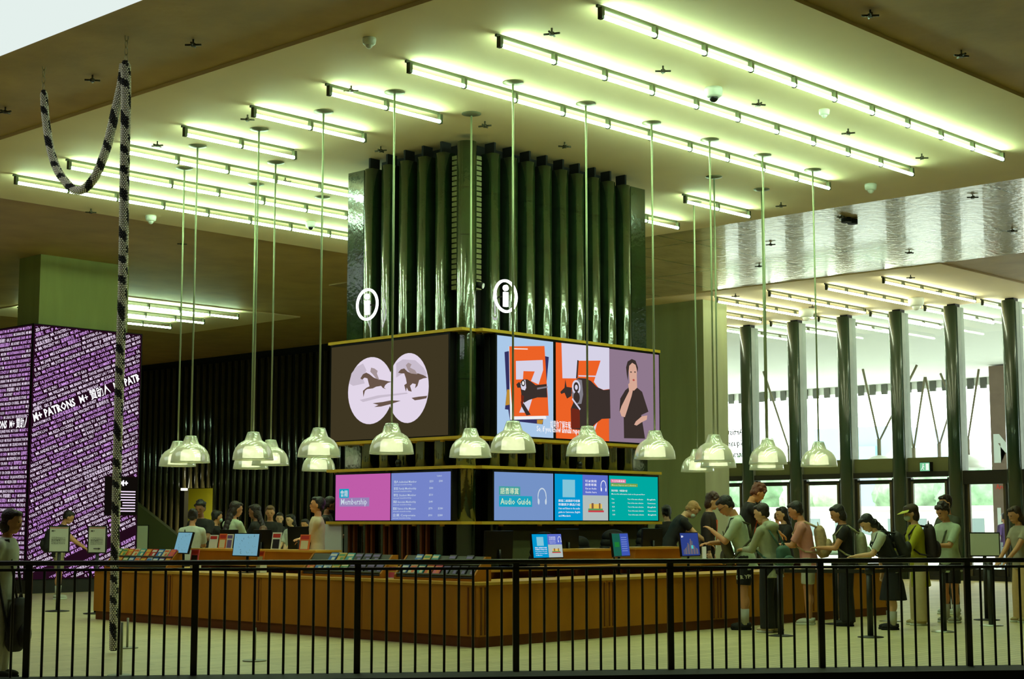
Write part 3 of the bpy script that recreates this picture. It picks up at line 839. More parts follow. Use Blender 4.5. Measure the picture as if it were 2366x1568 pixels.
# interpreter
cv.poly(pr([(1750, 830), (1800, 790), (1890, 800), (1950, 850), (1985, 960), (2025, 1085), (1940, 1125), (1985, 1405), (1735, 1400), (1730, 1100), (1680, 1080), (1690, 930)]), dkk)
cv.poly(pr([(1790, 600), (1800, 720), (1800, 800), (1850, 838), (1890, 800), (1885, 640), (1880, 500), (1800, 500)]), skn)
q = pr([(1840, 600)])[0]; cv.ell(q[0], q[1] - .02, .1, .175, skn, 24)
cv.poly(pr([(1765, 640), (1757, 560), (1775, 490), (1825, 460), (1870, 480), (1898, 560), (1895, 620), (1870, 530), (1830, 505), (1795, 540), (1785, 620), (1778, 720)]), dkk)
for ex_ in (1815, 1862): q = pr([(ex_, 615)])[0]; cv.ell(q[0], q[1], .02, .012, dkk, 10)
q = pr([(1845, 710)])[0]; cv.ell(q[0], q[1], .03, .018, E_('lip', 180, 90, 80), 10)
cv.poly(pr([(1680, 1080), (1700, 1020), (1790, 840), (1780, 760), (1800, 740), (1880, 760), (1885, 800), (1840, 810), (1820, 900), (1770, 1060), (1740, 1150), (1700, 1140)]), skn)
cv.poly(pr([(1940, 1140), (2005, 1130), (2000, 1180), (1940, 1210), (1880, 1250), (1850, 1240), (1870, 1200)]), skn)
wht = E_('subtitle_white', 244, 244, 250)
q = pr([(690, 1300)])[0]; cv.text(q[0], q[1] - .02, 'So, if you know annual reports', .12, wht, off=.02, width=pr([(1250, 1320)])[0][0] - q[0])
q = pr([(850, 1240)])[0]; cv.text(q[0], q[1] - .04, '如果你了解年報', .13, wht, off=.02, width=pr([(1095, 1240)])[0][0] - q[0])
cv.build('picture', t)
# lower screens
z0, z1 = 1.535, 2.245
t, cv = panel('menu_screen', 'pink screen reading Membership under the left timber shelf', 'l', 17.965, 19.24, z0, z1)
cv.rect(0, 0, cv.W, cv.H, E_('pink', 190, 92, 168)); cy_ = E_('cyan', 20, 160, 190); tx = E_('pale_text', 200, 214, 226); lil = E_('grey_lilac', 150, 130, 180)
cv.rect(.09, .35, .32, .49, cy_); cv.text(.115, .375, '會籍', .11, tx, off=.01, width=.18)
cv.rect(.1, .215, .8, .35, lil); cv.text(.13, .245, 'Membership', .13, tx, off=.008, width=.62)
cv.build('picture', t)
t, cv = panel('menu_screen', 'lavender blue screen listing membership prices, right of the pink one', 'l', 16.66, 17.945, z0, z1)
cv.rect(0, 0, cv.W, cv.H, E_('lavender', 116, 132, 200)); rows = [.56, .46, .36, .26, .16, .06]
lr = ['個人 Individual Member', '家庭 Family Membership', '學生 Student Member', '贊助 Associate Membership', '藝術 Patron of the Museum', '企業 Corporate']
for k, z in enumerate(rows):
    cv.text(.06, z, lr[k], .045, tx, off=.006, width=.5); cv.text(.06, z - .035, 'annual membership', .028, tx, off=.003, width=.4)
    cv.text(.84, z, '$%d' % (250 + 130 * k), .042, tx, off=.006)
    if k in (0, 4, 5): cv.text(1.04, z, '$%d' % (380 + 500 * k), .042, tx, off=.006)
cv.text(1.02, .64, 'Updated', .03, tx)
cv.build('picture', t)
t, cv = panel('menu_screen', 'steel blue screen reading Audio Guide with a headphones drawing', 'r', 16.89, 18.19, z0, z1)
cv.rect(0, 0, cv.W, cv.H, E_('steel_blue', 116, 146, 198)); gr_ = E_('sea_green', 70, 160, 160); ivy = E_('ivory_text', 214, 232, 190); cy2 = E_('turquoise', 26, 162, 190)
cv.rect(.1, .37, .56, .5, gr_); cv.text(.125, .395, '語音導賞', .1, ivy, off=.008, width=.4)
cv.rect(.1, .2, .82, .36, cy2); cv.text(.13, .235, 'Audio Guide', .13, ivy, off=.008, width=.66)
def phones(cv, x, y, r, m):
    cv.ring(x, y, r, r * 1.3, r * .2, m, 0, PI); cv.line(x - r * .92, y, x - r * .92, y - r, r * .15, m); cv.line(x + r * .92, y, x + r * .92, y - r, r * .15, m)
    cv.ell(x - r * .8, y - r * .8, r * .2, r * .45, m, 12); cv.ell(x + r * .8, y - r * .8, r * .2, r * .45, m, 12)
phones(cv, 1.04, .36, .1, tx); cv.build('picture', t)
def guide_picture(cv, k=1.0):
    W_, H_ = cv.W, cv.H; a = E_('azure', 0, 150, 206); bl = E_('periwinkle', 92, 110, 200); pg = E_('pale_grey', 176, 188, 186)
    cv.rect(0, 0, W_ * .515, H_, a); cv.rect(W_ * .515, H_ * .55, W_, H_, bl); cv.rect(W_ * .515, 0, W_, H_ * .55, pg)
    cv.rect(W_ * .14, H_ * .5, W_ * .37, H_ * .88, E_('pale_azure', 130, 196, 216))
    for j, s_ in enumerate(['掃描二維碼即可收聽', '聆聽更多展品介紹', 'Scan and listen to the audio', 'guide in Cantonese, English', 'and Mandarin']):
        cv.text(W_ * .06, H_ * (.4 - j * .08), s_, H_ * .06, wht, off=.006, width=W_ * (.4 if j < 4 else .22))
    for j, s_ in enumerate(['可以使用', '語音導賞', 'Get an Audio', 'Guide here']): cv.text(W_ * .55, H_ * (.84 - j * .08), s_, H_ * .06, wht, off=.006, width=W_ * .22)
    phones(cv, W_ * .9, H_ * .76, W_ * .055, wht)
    r1 = E_('toy_red', 200, 60, 70); r2 = E_('toy_green', 90, 150, 90); r3 = E_('toy_yellow', 226, 190, 90); r4 = E_('toy_brown', 130, 90, 60)
    x, y = W_ * .76, H_ * .2
    cv.rect(x - .16 * W_, y - .02 * H_, x + .14 * W_, y + .02 * H_, r1); cv.rect(x - .16 * W_, y + .02 * H_, x + .12 * W_, y + .06 * H_, r2); cv.rect(x - .14 * W_, y + .06 * H_, x + .1 * W_, y + .16 * H_, r3)
    cv.rect(x - .1 * W_, y + .06 * H_, x - .06 * W_, y + .18 * H_, r4); cv.rect(x + .04 * W_, y + .06 * H_, x + .07 * W_, y + .18 * H_, r4)
t, cv = panel('menu_screen', 'blue and grey screen showing how to get the audio guide, middle of three', 'r', 18.225, 19.49, z0, z1)
guide_picture(cv); cv.build('picture', t)
t, cv = panel('menu_screen', 'turquoise green screen with a pink heading and rows of tour times', 'r', 19.52, 20.77, z0, z1)
cv.rect(0, 0, cv.W, cv.H, E_('teal', 0, 168, 160)); cv.rect(.04, .6, .42, .655, E_('rose', 226, 110, 150)); cv.rect(.04, .54, .72, .59, E_('olive_band', 120, 160, 70))
cv.text(.06, .612, '今日免費導賞', .035, wht, off=.005, width=.33); cv.text(.06, .55, 'Museum Express and Collections', .035, ivy, off=.005, width=.62)
cv.text(.05, .46, '集合地點：地面層大堂', .035, wht, off=.004, width=.4); cv.text(.05, .41, 'Meet at the information desk on the ground floor', .03, wht, off=.004, width=.85)
for k in range(5):
    z = .33 - k * .062
    cv.text(.05, z, ['Time', '11:00', '13:30', '15:00', '16:30'][k], .032, wht, off=.005); cv.text(.45, z, 'Tour of the main collection', .03, wht, off=.004, width=.4); cv.text(.95, z, 'Cantonese' if k % 2 else 'English', .03, wht, off=.004, width=.22)
cv.build('picture', t)
# two small spot cameras on the shelves
for lb, p in (('small dark camera standing on the lower left shelf of the core', (16.45, 17.9, 2.33)), ('small dark camera standing on the lower right shelf of the core', (18.9, 16.38, 2.33))):
    t = empty('camera_unit', p, 0, lb, 'camera'); MB().cyl((0, 0, 0), (0, 0, .05), .04, .04, M_dark).build('base', t); MB().ball((0, 0, .08), .05, M_screen).build('lens', t)
# round spotlights on the corner fin
for z in (5.05, 4.25 + .12):
    t = empty('spotlight', (16.78, 16.6, z), 0, 'small spotlight beside the corner fin of the core, %s one' % ('upper' if z > 5 else 'lower'), 'spotlight'); MB().cyl((0, 0, 0), (.05, -.12, -.03), .045, .05, M_dark).build('body', t); MB().cyl((.05, -.12, -.03), (.053, -.127, -.032), .042, .042, M_white).build('lens', t)

# ------------------------------------------------------------------ the desk ring
def on_x(px, py, X):
    d = FWD + RGT * ((px - 1183) / FPX) - UPV * ((py - 784) / FPX); return Vector((0, 0, EYE)) + d * (X / d.x)
def on_y(px, py, Y):
    d = FWD + RGT * ((px - 1183) / FPX) - UPV * ((py - 784) / FPX); return Vector((0, 0, EYE)) + d * (Y / d.y)
DX0, DX1, DY0, DY1 = 13.85, 23.5, 13.63, 22.1
HT = .78
struct('floor_2', MB().box(DX0 + .75, DX1 - .75, DY0 + .75, DY1 - .75, 0, .15, mat('raised_floor', S(96, 86, 60), .7)))
desk = empty('information_desk', (DX0, DY0, 0), 0, 'long square ring of light timber information desk around the green tiled core', 'desk')
ddx, ddy = DX1 - DX0, DY1 - DY0
D = .72
pb = MB().box(.03, ddx - .03, .03, .1, 0, .13, M_oakd).box(.03, .1, .1, ddy - .03, 0, .13, M_oakd).box(ddx - .1, ddx - .03, .1, ddy - .03, 0, .13, M_oakd).box(.1, ddx - .1, ddy - .1, ddy - .03, 0, .13, M_oakd)
pb.build('plinth', desk)
def seg(n, L): return [(i * L / n, (i + 1) * L / n) for i in range(n)]
for a, b in seg(4, ddx):
    MB().box(a + .006, b - .006, 0.0, .05, .13, HT - .04, M_oak).build('front_panel', desk)
    MB().box(a + .006, b - .006, ddy - .05, ddy, .13, HT - .04, M_oak).build('front_panel', desk)
    for e in (a + .05, a + .12, b - .12, b - .05): MB().box(e - .012, e + .012, -.008, 0, .15, HT - .06, M_oakd).build('groove_strip', desk)
for a, b in seg(4, ddy):
    a = max(a, .05); b = min(b, ddy - .05)
    MB().box(0, .05, a + .006, b - .006, .13, HT - .04, M_oak).build('front_panel', desk)
    MB().box(ddx - .05, ddx, a + .006, b - .006, .13, HT - .04, M_oak).build('front_panel', desk)
    for e in (a + .05, a + .12): MB().box(-.008, 0, e - .012, e + .012, .15, HT - .06, M_oakd).build('groove_strip', desk)
wt = MB().box(-.03, ddx + .03, -.03, D, HT - .035, HT, M_oaktop).box(-.03, D, D, ddy - D, HT - .035, HT, M_oaktop).box(ddx - D, ddx + .03, D, ddy - D, HT - .035, HT, M_oaktop).box(-.03, ddx + .03, ddy - D, ddy + .03, HT - .035, HT, M_oaktop)
wt.build('worktop', desk)
# staff-side ledge with cubby openings
ledge = empty('staff_ledge', (14.7, 14.5, 0), 0, 'slightly higher timber staff ledge with dark cubby openings just inside the desk', 'counter')
MB().box(0, 8.0, 0, .5, .86, .9, M_oaktop).box(0, .5, .5, 6.8, .86, .9, M_oaktop).build('ledge_top', ledge)
MB().box(.02, 8, .42, .46, .15, .86, M_oak).box(.42, .46, .46, 6.8, .15, .86, M_oak).build('back_panel', ledge)
for k in range(9): MB().box(.1 + k * .95, .14 + k * .95, .05, .42, .79, .86, M_oak).build('divider', ledge)
for k in range(7): MB().box(.05, .42, .1 + k * .95, .14 + k * .95, .79, .86, M_oak).build('divider', ledge)
# curved timber privacy screens
def privacy(lb, p, L, side, zb, zt):
    t = empty('privacy_screen', p, 0 if side == 'r' else -PI / 2, lb, 'desk screen', 'timber privacy screens on the desk')
    # local: x along the length, y into the desk
    h = zt - zb
    MB().prism([(0, 0, 0), (0, .34, 0), (0, .42, h), (0, -.04, h)], (.03, 0, 0), M_oak).build('side_panel', t)
    MB().prism([(L - .03, 0, 0), (L - .03, .34, 0), (L - .03, .42, h), (L - .03, -.04, h)], (.03, 0, 0), M_oak).build('side_panel', t)
    MB().prism([(.03, 0, 0), (.03, .03, 0), (.03, .0, h - .02), (.03, -.03, h - .02)], (L - .06, 0, 0), M_oak).build('front_panel', t)
    MB().box(-.03, L + .03, -.06, .44, h - .02, h + .01, M_oaktop).build('top', t)
privacy('timber privacy screen on the left desk, farther left of two', (15.0, 21.05, .9), 1.45, 'l', .9, 1.09)
privacy('timber privacy screen on the left desk, beside the man in the pale shirt', (15.0, 19.42, .9), 1.38, 'l', .9, 1.09)
privacy('timber privacy screen on the right desk, nearer the core corner', (16.73, 14.9, .9), 1.18, 'r', .9, 1.12)
privacy('timber privacy screen on the right desk, in front of the bending masked worker', (18.41, 14.9, .9), 1.12, 'r', .9, 1.13)

# brochure racks with booklets
M_rack = mat('charcoal_rack', S(70, 72, 56), .6)
cols_ = {'blue': (60, 120, 190), 'orange': (226, 110, 50), 'green': (90, 150, 90), 'yellow': (220, 180, 70), 'pink': (220, 90, 110), 'black': (30, 28, 30), 'white': (222, 224, 210), 'purple': (110, 90, 150), 'teal': (60, 150, 150), 'red': (190, 50, 40), 'cream': (226, 214, 170)}
def cm(n): return mat('print_' + n, S(*cols_[n]), .45)
pos_words = ['first', 'second', 'third', 'fourth', 'fifth', 'sixth', 'seventh', 'eighth', 'ninth', 'tenth', 'eleventh', 'twelfth']
def rack(lb, y0, y1, rows, where, x=14.1, big=False):
    """rack along Y facing -X; rows bottom first: lists of colours, left (high y) to right"""
    L = y1 - y0
    t = empty('brochure_rack', (x, y0, HT), 0, lb, 'brochure rack')
    a = .92  # tilt of the board
    up = Vector((math.cos(a), 0, math.sin(a))); nrm = Vector((-math.sin(a), 0, math.cos(a)))
    def T(o, w, u0, u1, n0, n1, m, mb):
        vs = []
        for yy in (o, o + w):
            for u in (u0, u1):
                for nn in (n0, n1): vs.append(up * u + nrm * nn + Vector((0, yy, 0)) + Vector((-.08, 0, .04)))
        mb.add(vs, [(0, 1, 3, 2), (4, 6, 7, 5), (0, 4, 5, 1), (2, 3, 7, 6), (0, 2, 6, 4), (1, 5, 7, 3)], m); return mb
    T(.03, L - .06, 0, .33, -.02, 0, M_rack, MB()).build('board', t)
    for yy in (0, L - .03):
        MB().prism([(-.1, yy, 0), (.2, yy, 0), (.2, yy, .3), (.11, yy, .3), (-.1, yy, .06)], (0, .03, 0), M_oak).build('side_panel', t)
    MB().box(-.1, .2, .03, L - .03, 0, .03, M_oak).build('base', t)
    for k in range(len(rows)):
        T(.03, L - .06, .02 + k * .16, .035 + k * .16, 0, .03, M_rack, MB()).build('ledge', t)
    for k, row in enumerate(rows):
        n = len(row); w = (L - .08) / n
        for i, c in enumerate(row):
            if not c: continue
            yc = L - .04 - (i + 1) * w + .01
            mb = MB(); T(yc, w - .03, .036 + k * .16, .175 + k * .16, .002, .016, cm(c), mb)
            c2 = {'blue': 'white', 'orange': 'yellow', 'green': 'cream', 'yellow': 'green', 'pink': 'orange', 'black': 'purple', 'white': 'blue', 'purple': 'white', 'teal': 'cream', 'red': 'white', 'cream': 'orange'}[c]
            T(yc + .01, w - .05, .12 + k * .16, .155 + k * .16, .0162, .0175, cm(c2), mb)
            T(yc + .015, (w - .05) * .5, .05 + k * .16, .1 + k * .16, .0162, .0175, cm(c2), mb)
            o = mb.build('booklet', None, '%s booklet, %s row, %s from the left in the %s rack' % (c, ['lower', 'upper'][k] if len(rows) > 1 else 'single', pos_words[i], where), 'booklet', group='booklets in the %s rack' % where)
            o.location = t.location
rack('charcoal brochure rack with timber ends on the left desk, in front of the pale-shirted man', 15.55, 17.19, [['orange', 'blue', 'white', 'yellow', 'green', 'black', 'black', 'black', 'black'], [None, None, 'blue', 'yellow', 'teal', 'black', 'black', 'black', None]], 'pale-shirted man\'s')
rack('charcoal brochure rack with timber ends nearest the desk corner', 13.85, 15.3, [['blue', 'cream', 'teal', 'orange', 'pink', 'black', 'black', 'black', 'black'], [None, 'blue', 'yellow', 'teal', None, 'black', None, 'black', None]], 'desk corner')
rack('brochure rack packed with colourful booklets at the far left end of the desk', 20.35, 22.05, [['pink', 'orange', 'green', 'blue', 'cream', 'orange', 'white', 'blue', 'purple', 'orange'], ['green', 'yellow', 'orange', 'cream', 'teal', 'orange', 'red', 'blue', 'cream', 'pink']], 'far left')

def monitor(lb, p, w, h, rz, pic=None, tilt=0.12, zb=HT, grp=None):
    """p: centre of the screen bottom edge; faces local -Y"""
    t = empty('monitor', (p[0], p[1], zb), rz, lb, 'monitor')
    z = p[2] - zb
    R = Matrix.Translation((0, 0, z)) @ Matrix.Rotation(-tilt, 4, 'X')
    MB().box(-w / 2 - .012, w / 2 + .012, 0, .03, -.012, h + .012, M_screen, R).build('housing', t)
    MB().cyl((0, .05, 0), (0, .05, z + h * .4), .02, .02, M_screen, 8).build('stand', t)
    MB().box(-.1, .1, -.04, .12, 0, .012, M_screen).build('base', t)
    if pic:
        cv = Canvas((-w / 2, -.001, z), (1, 0, 0), (0, -math.cos(tilt), math.sin(tilt)), (0, math.sin(tilt), math.cos(tilt))); cv.W = w; cv.H = h
        pic(cv); cv.build('picture', t)
    return t
def map_pic(cv):
    cv.rect(0, 0, cv.W, cv.H, E_('map_blue', 110, 158, 176)); r = random.Random(3); a = E_('map_green', 96, 132, 110); b_ = E_('map_dark', 60, 84, 92)
    for i in range(26):
        x, y = r.uniform(.03, cv.W - .05), r.uniform(.02, cv.H - .03); cv.line(x, y, x + r.uniform(-.05, .05) * .6, y + r.uniform(-.02, .03), .006, a if i % 2 else b_, new=(i == 0))
def split_pic(cv):
    cv.rect(0, 0, cv.W * .48, cv.H, E_('bottle_green', 26, 92, 74)); cv.rect(cv.W * .48, 0, cv.W, cv.H, E_('royal', 60, 84, 176)); cv.rect(cv.W * .1, cv.H * .4, cv.W * .38, cv.H * .62, E_('leaf_green', 30, 120, 50))
    for k in range(7): cv.rect(cv.W * .53, cv.H * (.2 + k * .1), cv.W * .88, cv.H * (.24 + k * .1), E_('pale_royal', 110, 130, 200), new=(k == 0))
def city_pic(cv):
    cv.rect(0, 0, cv.W, cv.H, E_('night_blue', 44, 62, 130)); r = random.Random(5)
    for k in range(16):
        x = cv.W * (.1 + k * .052); cv.rect(x, 0.02, x + cv.W * .045, cv.H * (.25 + .5 * math.exp(-((k - 8) / 4.5) ** 2) * r.uniform(.6, 1)), E_('tower_%d' % (k % 3), *[(96, 88, 104), (70, 90, 110), (120, 104, 96)][k % 3]), new=(k == 0))
    cv.rect(cv.W * .55, cv.H * .3, cv.W * .66, cv.H * .45, E_('cyan_glow', 70, 190, 190)); cv.text(cv.W * .04, cv.H * .8, 'M+', .045, wht, off=.02)
RL = -PI / 2
monitor('tilted monitor with a pale blue map, leftmost on the left desk', (14.18, 20.27, 1.05), .58, .31, RL - .25, map_pic, .25)
monitor('monitor with a pale blue map on the left desk, right of the first privacy screen', (14.18, 18.68, 1.03), .54, .31, RL + .05, map_pic)
monitor('monitor on the right desk showing blue audio guide page', (15.86, 14.3, 1.04), .58, .31, 0.0, guide_picture)
monitor('small turned monitor with green and blue halves on the right desk', (17.4, 14.3, 1.04), .52, .31, .25, split_pic)
monitor('monitor showing a night city picture with M+ at the right desk', (19.0, 14.3, 1.02), .5, .33, .1, city_pic)
for lb, p, w, h, rz in [('black back of a staff monitor behind the left privacy screen', (15.35, 20.6, 1.08), .42, .3, RL + PI), ('black back of a staff monitor behind the monitor with the map on the left desk', (15.35, 19.75, 1.08), .4, .3, RL + PI),
                        ('wide black back of a staff monitor left of the pale-shirted man', (15.5, 19.02, 1.1), .55, .33, RL + PI), ('black back of a staff monitor left of the audio guide monitor', (15.6, 15.0, .98), .52, .4, PI),
                        ('black back of a staff monitor between the first two right desk monitors', (17.35, 15.3, 1.1), .45, .3, PI), ('black back of a staff monitor in front of the bending masked worker', (19.25, 15.25, 1.12), .46, .28, PI)]:
    t = monitor(lb, p, w, h, rz, None, .05, .9)
    MB().box(-w * .42, -w * .12, .031, .034, p[2] - .9 + h - .03, p[2] - .9 + h - .02, mat('pale_strip', S(190, 180, 140), .5)).build('label_strip', t)

def leaflet(lb, p, w, h, rz, c1, c2, zb):
    t = empty('leaflet_stand', (p[0], p[1], zb), rz, lb, 'leaflet stand')
    R = Matrix.Translation((0, 0, p[2] - zb)) @ Matrix.Rotation(-.15, 4, 'X')
    MB().box(-w / 2, w / 2, 0, .01, 0, h, cm(c1), R).build('card', t)
    MB().box(-w * .36, w * .36, -.002, 0, h * .06, h * .6, cm(c2), R).box(-w * .4, w * .4, -.002, 0, h * .7, h * .92, cm('red' if c2 != 'purple' else 'purple'), R).build('print', t)
    MB().box(-w * .3, w * .3, -.02, .1, 0, max(.012, p[2] - zb), M_white).build('foot', t)
for lb, px0, px1, y0, y1, X, c1, c2, zb in [('plain white upright sign on the left desk, behind the privacy screen', 481, 500, 1235, 1267, 15.2, 'white', 'white', .9), ('orange leaflet stand behind the left privacy screen', 503, 520, 1232, 1267, 15.2, 'orange', 'cream', .9),
        ('white and purple leaflet stand left of the second map monitor', 521, 535, 1233, 1267, 15.2, 'white', 'purple', .9), ('red topped leaflet stand on the second privacy screen, its left end', 625, 646, 1229, 1269, 15.2, 'white', 'black', .9),
        ('tall orange leaflet stand beside the pale-shirted man', 690, 713, 1234, 1270, 15.1, 'orange', 'cream', .9), ('small red leaflet stand left of the first privacy screen', 438, 456, 1268, 1302, 14.4, 'pink', 'black', HT), ('small orange leaflet stand below the second map monitor', 591, 607, 1272, 1303, 14.4, 'orange', 'cream', HT),
        ('pink and yellow leaflet stand between the two charcoal racks', 893, 913, 1305, 1345, 14.1, 'yellow', 'pink', HT), ('pink leaflet stand left of the charcoal rack by the pale-shirted man', 700, 716, 1303, 1338, 14.1, 'pink', 'yellow', HT)]:
    a = on_x(px0, y1, X); b = on_x(px1, y1, X); c = on_x(px0, y0, X)
    leaflet(lb, ((a.x + b.x) / 2, (a.y + b.y) / 2, a.z), abs(b.y - a.y), c.z - a.z, RL, c1, c2, zb)
# pale board on the core wall and dark coats under the right screens
t = empty('notice_board', (16.4, 19.15, .9), 0, 'pale blank board beside the bearded man under the pink screen', 'board')
MB().box(0, .03, 0, .42, 0, .58, M_white).build('sheet', t); MB().box(-.01, .05, -.02, .44, -.03, 0, M_oaktop).build('lower_rail', t)
bd = MB().box(17.3, 20.5, 16.52, 16.55, .9, 1.46, mat('olive_board', S(92, 94, 54), .9))  # flat olive board filling the band under the shelf
bd.build('olive_back_board', None, 'plain olive panel low on the right face of the core, under the shelf', 'panel')
def coat(lb, x, w, h):
    t = empty('chair_with_coat', (x, 15.95, .15), 0, lb, 'office chair', 'black staff chairs along the core')
    mb = MB()
    for i in range(7):
        a = i / 6; 
        mb.ball((0, 0, .55 + a * (h - .2)), (w / 2 * (1 - .35 * a * a), .1, .12), M_dark, 12, 8)
    mb.build('backrest', t); MB().box(-.24, .24, -.5, 0, .42, .5, M_dark).build('seat', t); MB().cyl((0, -.25, .05), (0, -.25, .42), .03, .03, M_black).build('post', t)
    f = MB()
    for k in range(5): a = k * 2 * PI / 5; f.cyl((0, -.25, .05), (.28 * math.cos(a), -.25 + .28 * math.sin(a), .03), .02, .02, M_black, 6)
    f.build('star_base', t)
coat('black staff chair with draped coat, nearest the core corner', 17.6, .75, .75); coat('black staff chair with draped coat, second along the right face', 18.4, .6, .68); coat('black staff chair with draped coat, third along the right face', 19.2, .8, .78); coat('black staff chair with draped coat, at the right end of the core', 20.0, .6, .8)
# white paper stack / laptop on the desk beside the right staff
t = empty('laptop', (19.75, 14.45, .9), .5, 'open pale laptop on the right desk beside the night city monitor', 'laptop')
MB().box(-.2, .2, -.14, .14, 0, .02, M_white).build('keyboard_base', t); MB().box(-.2, .2, .13, .145, .02, .24, M_white).build('lid', t)

# ------------------------------------------------------------------ LED display round the column
led = empty('led_display', (17.70, 30.9, 0), 0, 'tall corner LED display filled with slanted lines of pink and white names', 'LED display')
MB().box(.0, 2.75, .01, .12, .28, 5.78, M_dark).box(.0, .12, .12, 4.2, .28, 5.78, M_dark).build('housing', led)
MB().box(.02, 2.7, .03, 4.2, 0, .28, M_black).build('plinth', led)
names = ['MS JOYCE', 'MR JUSTIN', 'JACQUELINE NG', 'MR MARTIN ROGERS', 'MAN', 'ELLEN TSAI', 'MR BOBBY TSE', 'MR JUSTIN', 'MS JANE YONG', 'MS MEI FONG YU', 'DR ANN', 'GBS, JP', '葉國華教授', 'MS BONNIE CHAN', 'MR MATTHEW CHUNG', 'MR REZA COCKRELL', 'MR KIM', 'MRS KATHARINA KOENIG', 'MR SHUNKEI KOSHO', 'MR KENNETH LOO', 'MS MEI LU', 'MS BANJO LUO', 'MS SHARON JIELING OU', '葉錦添女士', 'MS SOPHIA KUEENZLI', 'MR BRODERICK STORIE', 'MRS CHLOE CHEN', 'MR VINCENT WU', '吳偉明先生', 'MS WENDY XU', 'MS FUNG', 'WISH TO REMAIN ANONYMOUS', '以及其他不願具名贊助人', 'MS AUDREY', 'MS JANET CHENG CHI-LAN', 'MS KATIE CHUNG', 'DR KYUNG WON HAN', 'MR TORSTEN HENDRICKS', 'MS JOANNA',
         'MRS KATHERINE KUNG', '羅嘉瑞醫生', 'GBS, JP', 'MS BONNIE CHAN', 'MR WAI MAN RAY', 'MS CELINE DONG', 'MR WINFRIED ENGELBRECHT-BRESGES', 'DR TIM LI', 'MR STEPHEN KING', 'MR JANCU KOENIG', 'MS DIANA KING', 'MR MIN HYUK LIM', 'MS JULIA LIU', 'MS PEGGY', 'PROFESSOR TONY MOK', 'MS ELIA MOURTZANOU', 'MR WILLIAM TO', 'MR BRIAN TOM', 'MS TANSY LAU TOM', 'MR JUSTIN WAI', 'MS DANCHI WANG', 'MS YVONNE WANG', 'MS YE ZHU', 'SUMMER ZHUANG', 'AND THOSE WHO WISH', 'MR MAN RAYMOND CHAN', 'MS HELEN CHEN', 'MS MIMI CHEUNG', 'MS JANIE FONG', 'MS YI GAO', 'MR BART GOMBERT', 'MR FRANCIS KWOK', 'DR ELIZABETH LACOUTURE', 'MS STACEY LIU', 'MR WESLEY', 'DR JASON PETRULIS', 'MS MELANIA PONG', 'MRS YUEN YEE DIANA TING', 'MR WILLIAM TO', 'MS CAROL YAU', 'PROFESSOR ERIC YIM', 'MRS MEI FUNG CHEUNG LAU', 'DR CHI KIN', 'MS CELINE DONG', 'MR ANDRE KUNG', 'MR KENNETH LOO', 'MS BANJO LUO', 'MR JUSTIN NG', 'MS SHARON', 'MR STORIE', 'MRS CHLOE CHEN', 'MS LEIGHANNE YE ZHU', 'MRS ANNE']
nm = [emit('name_lilac', S(236, 216, 242), 1.1), emit('name_violet', S(214, 158, 234), 1.1), emit('name_white', S(246, 242, 248), 1.4)]
M_ledbg = emit('led_dark_violet', S(44, 16, 34), .6)
def name_face(cv, w, z0, z1, ang, ref, pitch, size, big_at, seed, holes=()):
    rnd = random.Random(seed); cv.rect(0, z0, w, z1, M_ledbg)
    c, s = math.cos(ang), math.sin(ang); cv.l += 1
    k0 = int((z1 - z0 + w) / pitch) + 4
    i = rnd.randrange(len(names))
    for k in range(-k0, k0):
        off = k * pitch
        big = [b for b in big_at if -.5 * pitch < off - b <= pitch * .5]
        if any(.3 * pitch < off - b < pitch * 1.6 for b in big_at): continue
        isbig = bool(big); x = -rnd.uniform(.1, .9)
        if isbig: x = 0.07 if ang else w - .02 - (text_geo('M+ PATRONS', .028)[2] + text_geo('M+ 贊助人', .028)[2]) * size * 2.6 * .74 - size * 2.6 * .45
        start = Vector(ref) + Vector((-s, c)) * off
        d = x - start.x
        # step along the line
        t_ = d / c if abs(c) > .1 else d
        isbig = bool(big)
        seq = 0
        while True:
            p = start + Vector((c, s)) * t_
            if p.x > w or (s > 0 and p.y > z1 + .2): break
            nmz = (['M+ PATRONS', 'M+ 贊助人'][seq % 2]) if isbig else names[i % len(names)]
            sz = size * (2.6 if isbig else 1)
            _, _, wd = text_geo(nmz, .03 if isbig else .014)
            L = wd * sz * .74
            e = p + Vector((c, s)) * L
            if max(p.y, e.y) > z0 - .1 and min(p.y, e.y) < z1 + .1 and e.x > 0:
                for h in holes:
                    pass
                _put(cv, p.x, p.y, nmz, sz, L, nm[2] if isbig else nm[rnd.random() > .55], ang, (0.03, z0 + .02, w - .02, z1 - .02), holes)
            t_ += L + sz * .45; seq += 1; i += 1
def _put(cv, x, y, body, size, width, m, rot, clip, holes):
    vs, fs, w = text_geo(body, .03 if size > .15 else .014)
    c, sn = math.cos(rot), math.sin(rot); kx = width / w
    pts = [(x + vx * kx * c - vy * size * sn, y + vx * kx * sn + vy * size * c) for vx, vy in vs]
    def ok(p):
        if not (clip[0] <= p[0] <= clip[2] and clip[1] <= p[1] <= clip[3]): return False
        return not any(h[0] < p[0] < h[2] and h[1] < p[1] < h[3] for h in holes)
    okk = [ok(p) for p in pts]
    f2 = [f for f in fs if all(okk[i] for i in f)]
    if not f2: return
    us = sorted({i for f in f2 for i in f}); mp = {i: k for k, i in enumerate(us)}
    cv.mb.add([cv.P(*pts[i], cv.l) for i in us], [tuple(mp[i] for i in f) for f in f2], m)
a_ = on_y(82, 972, 30.9); b_ = on_y(320, 880, 30.9); ang = math.atan2(b_.z - a_.z, b_.x - a_.x)
h0 = on_y(243, 1100, 30.9); h1 = on_y(313, 1190, 30.9); HX = (h0.x - 17.70, h1.z, h1.x - 17.70 + .1, h0.z)
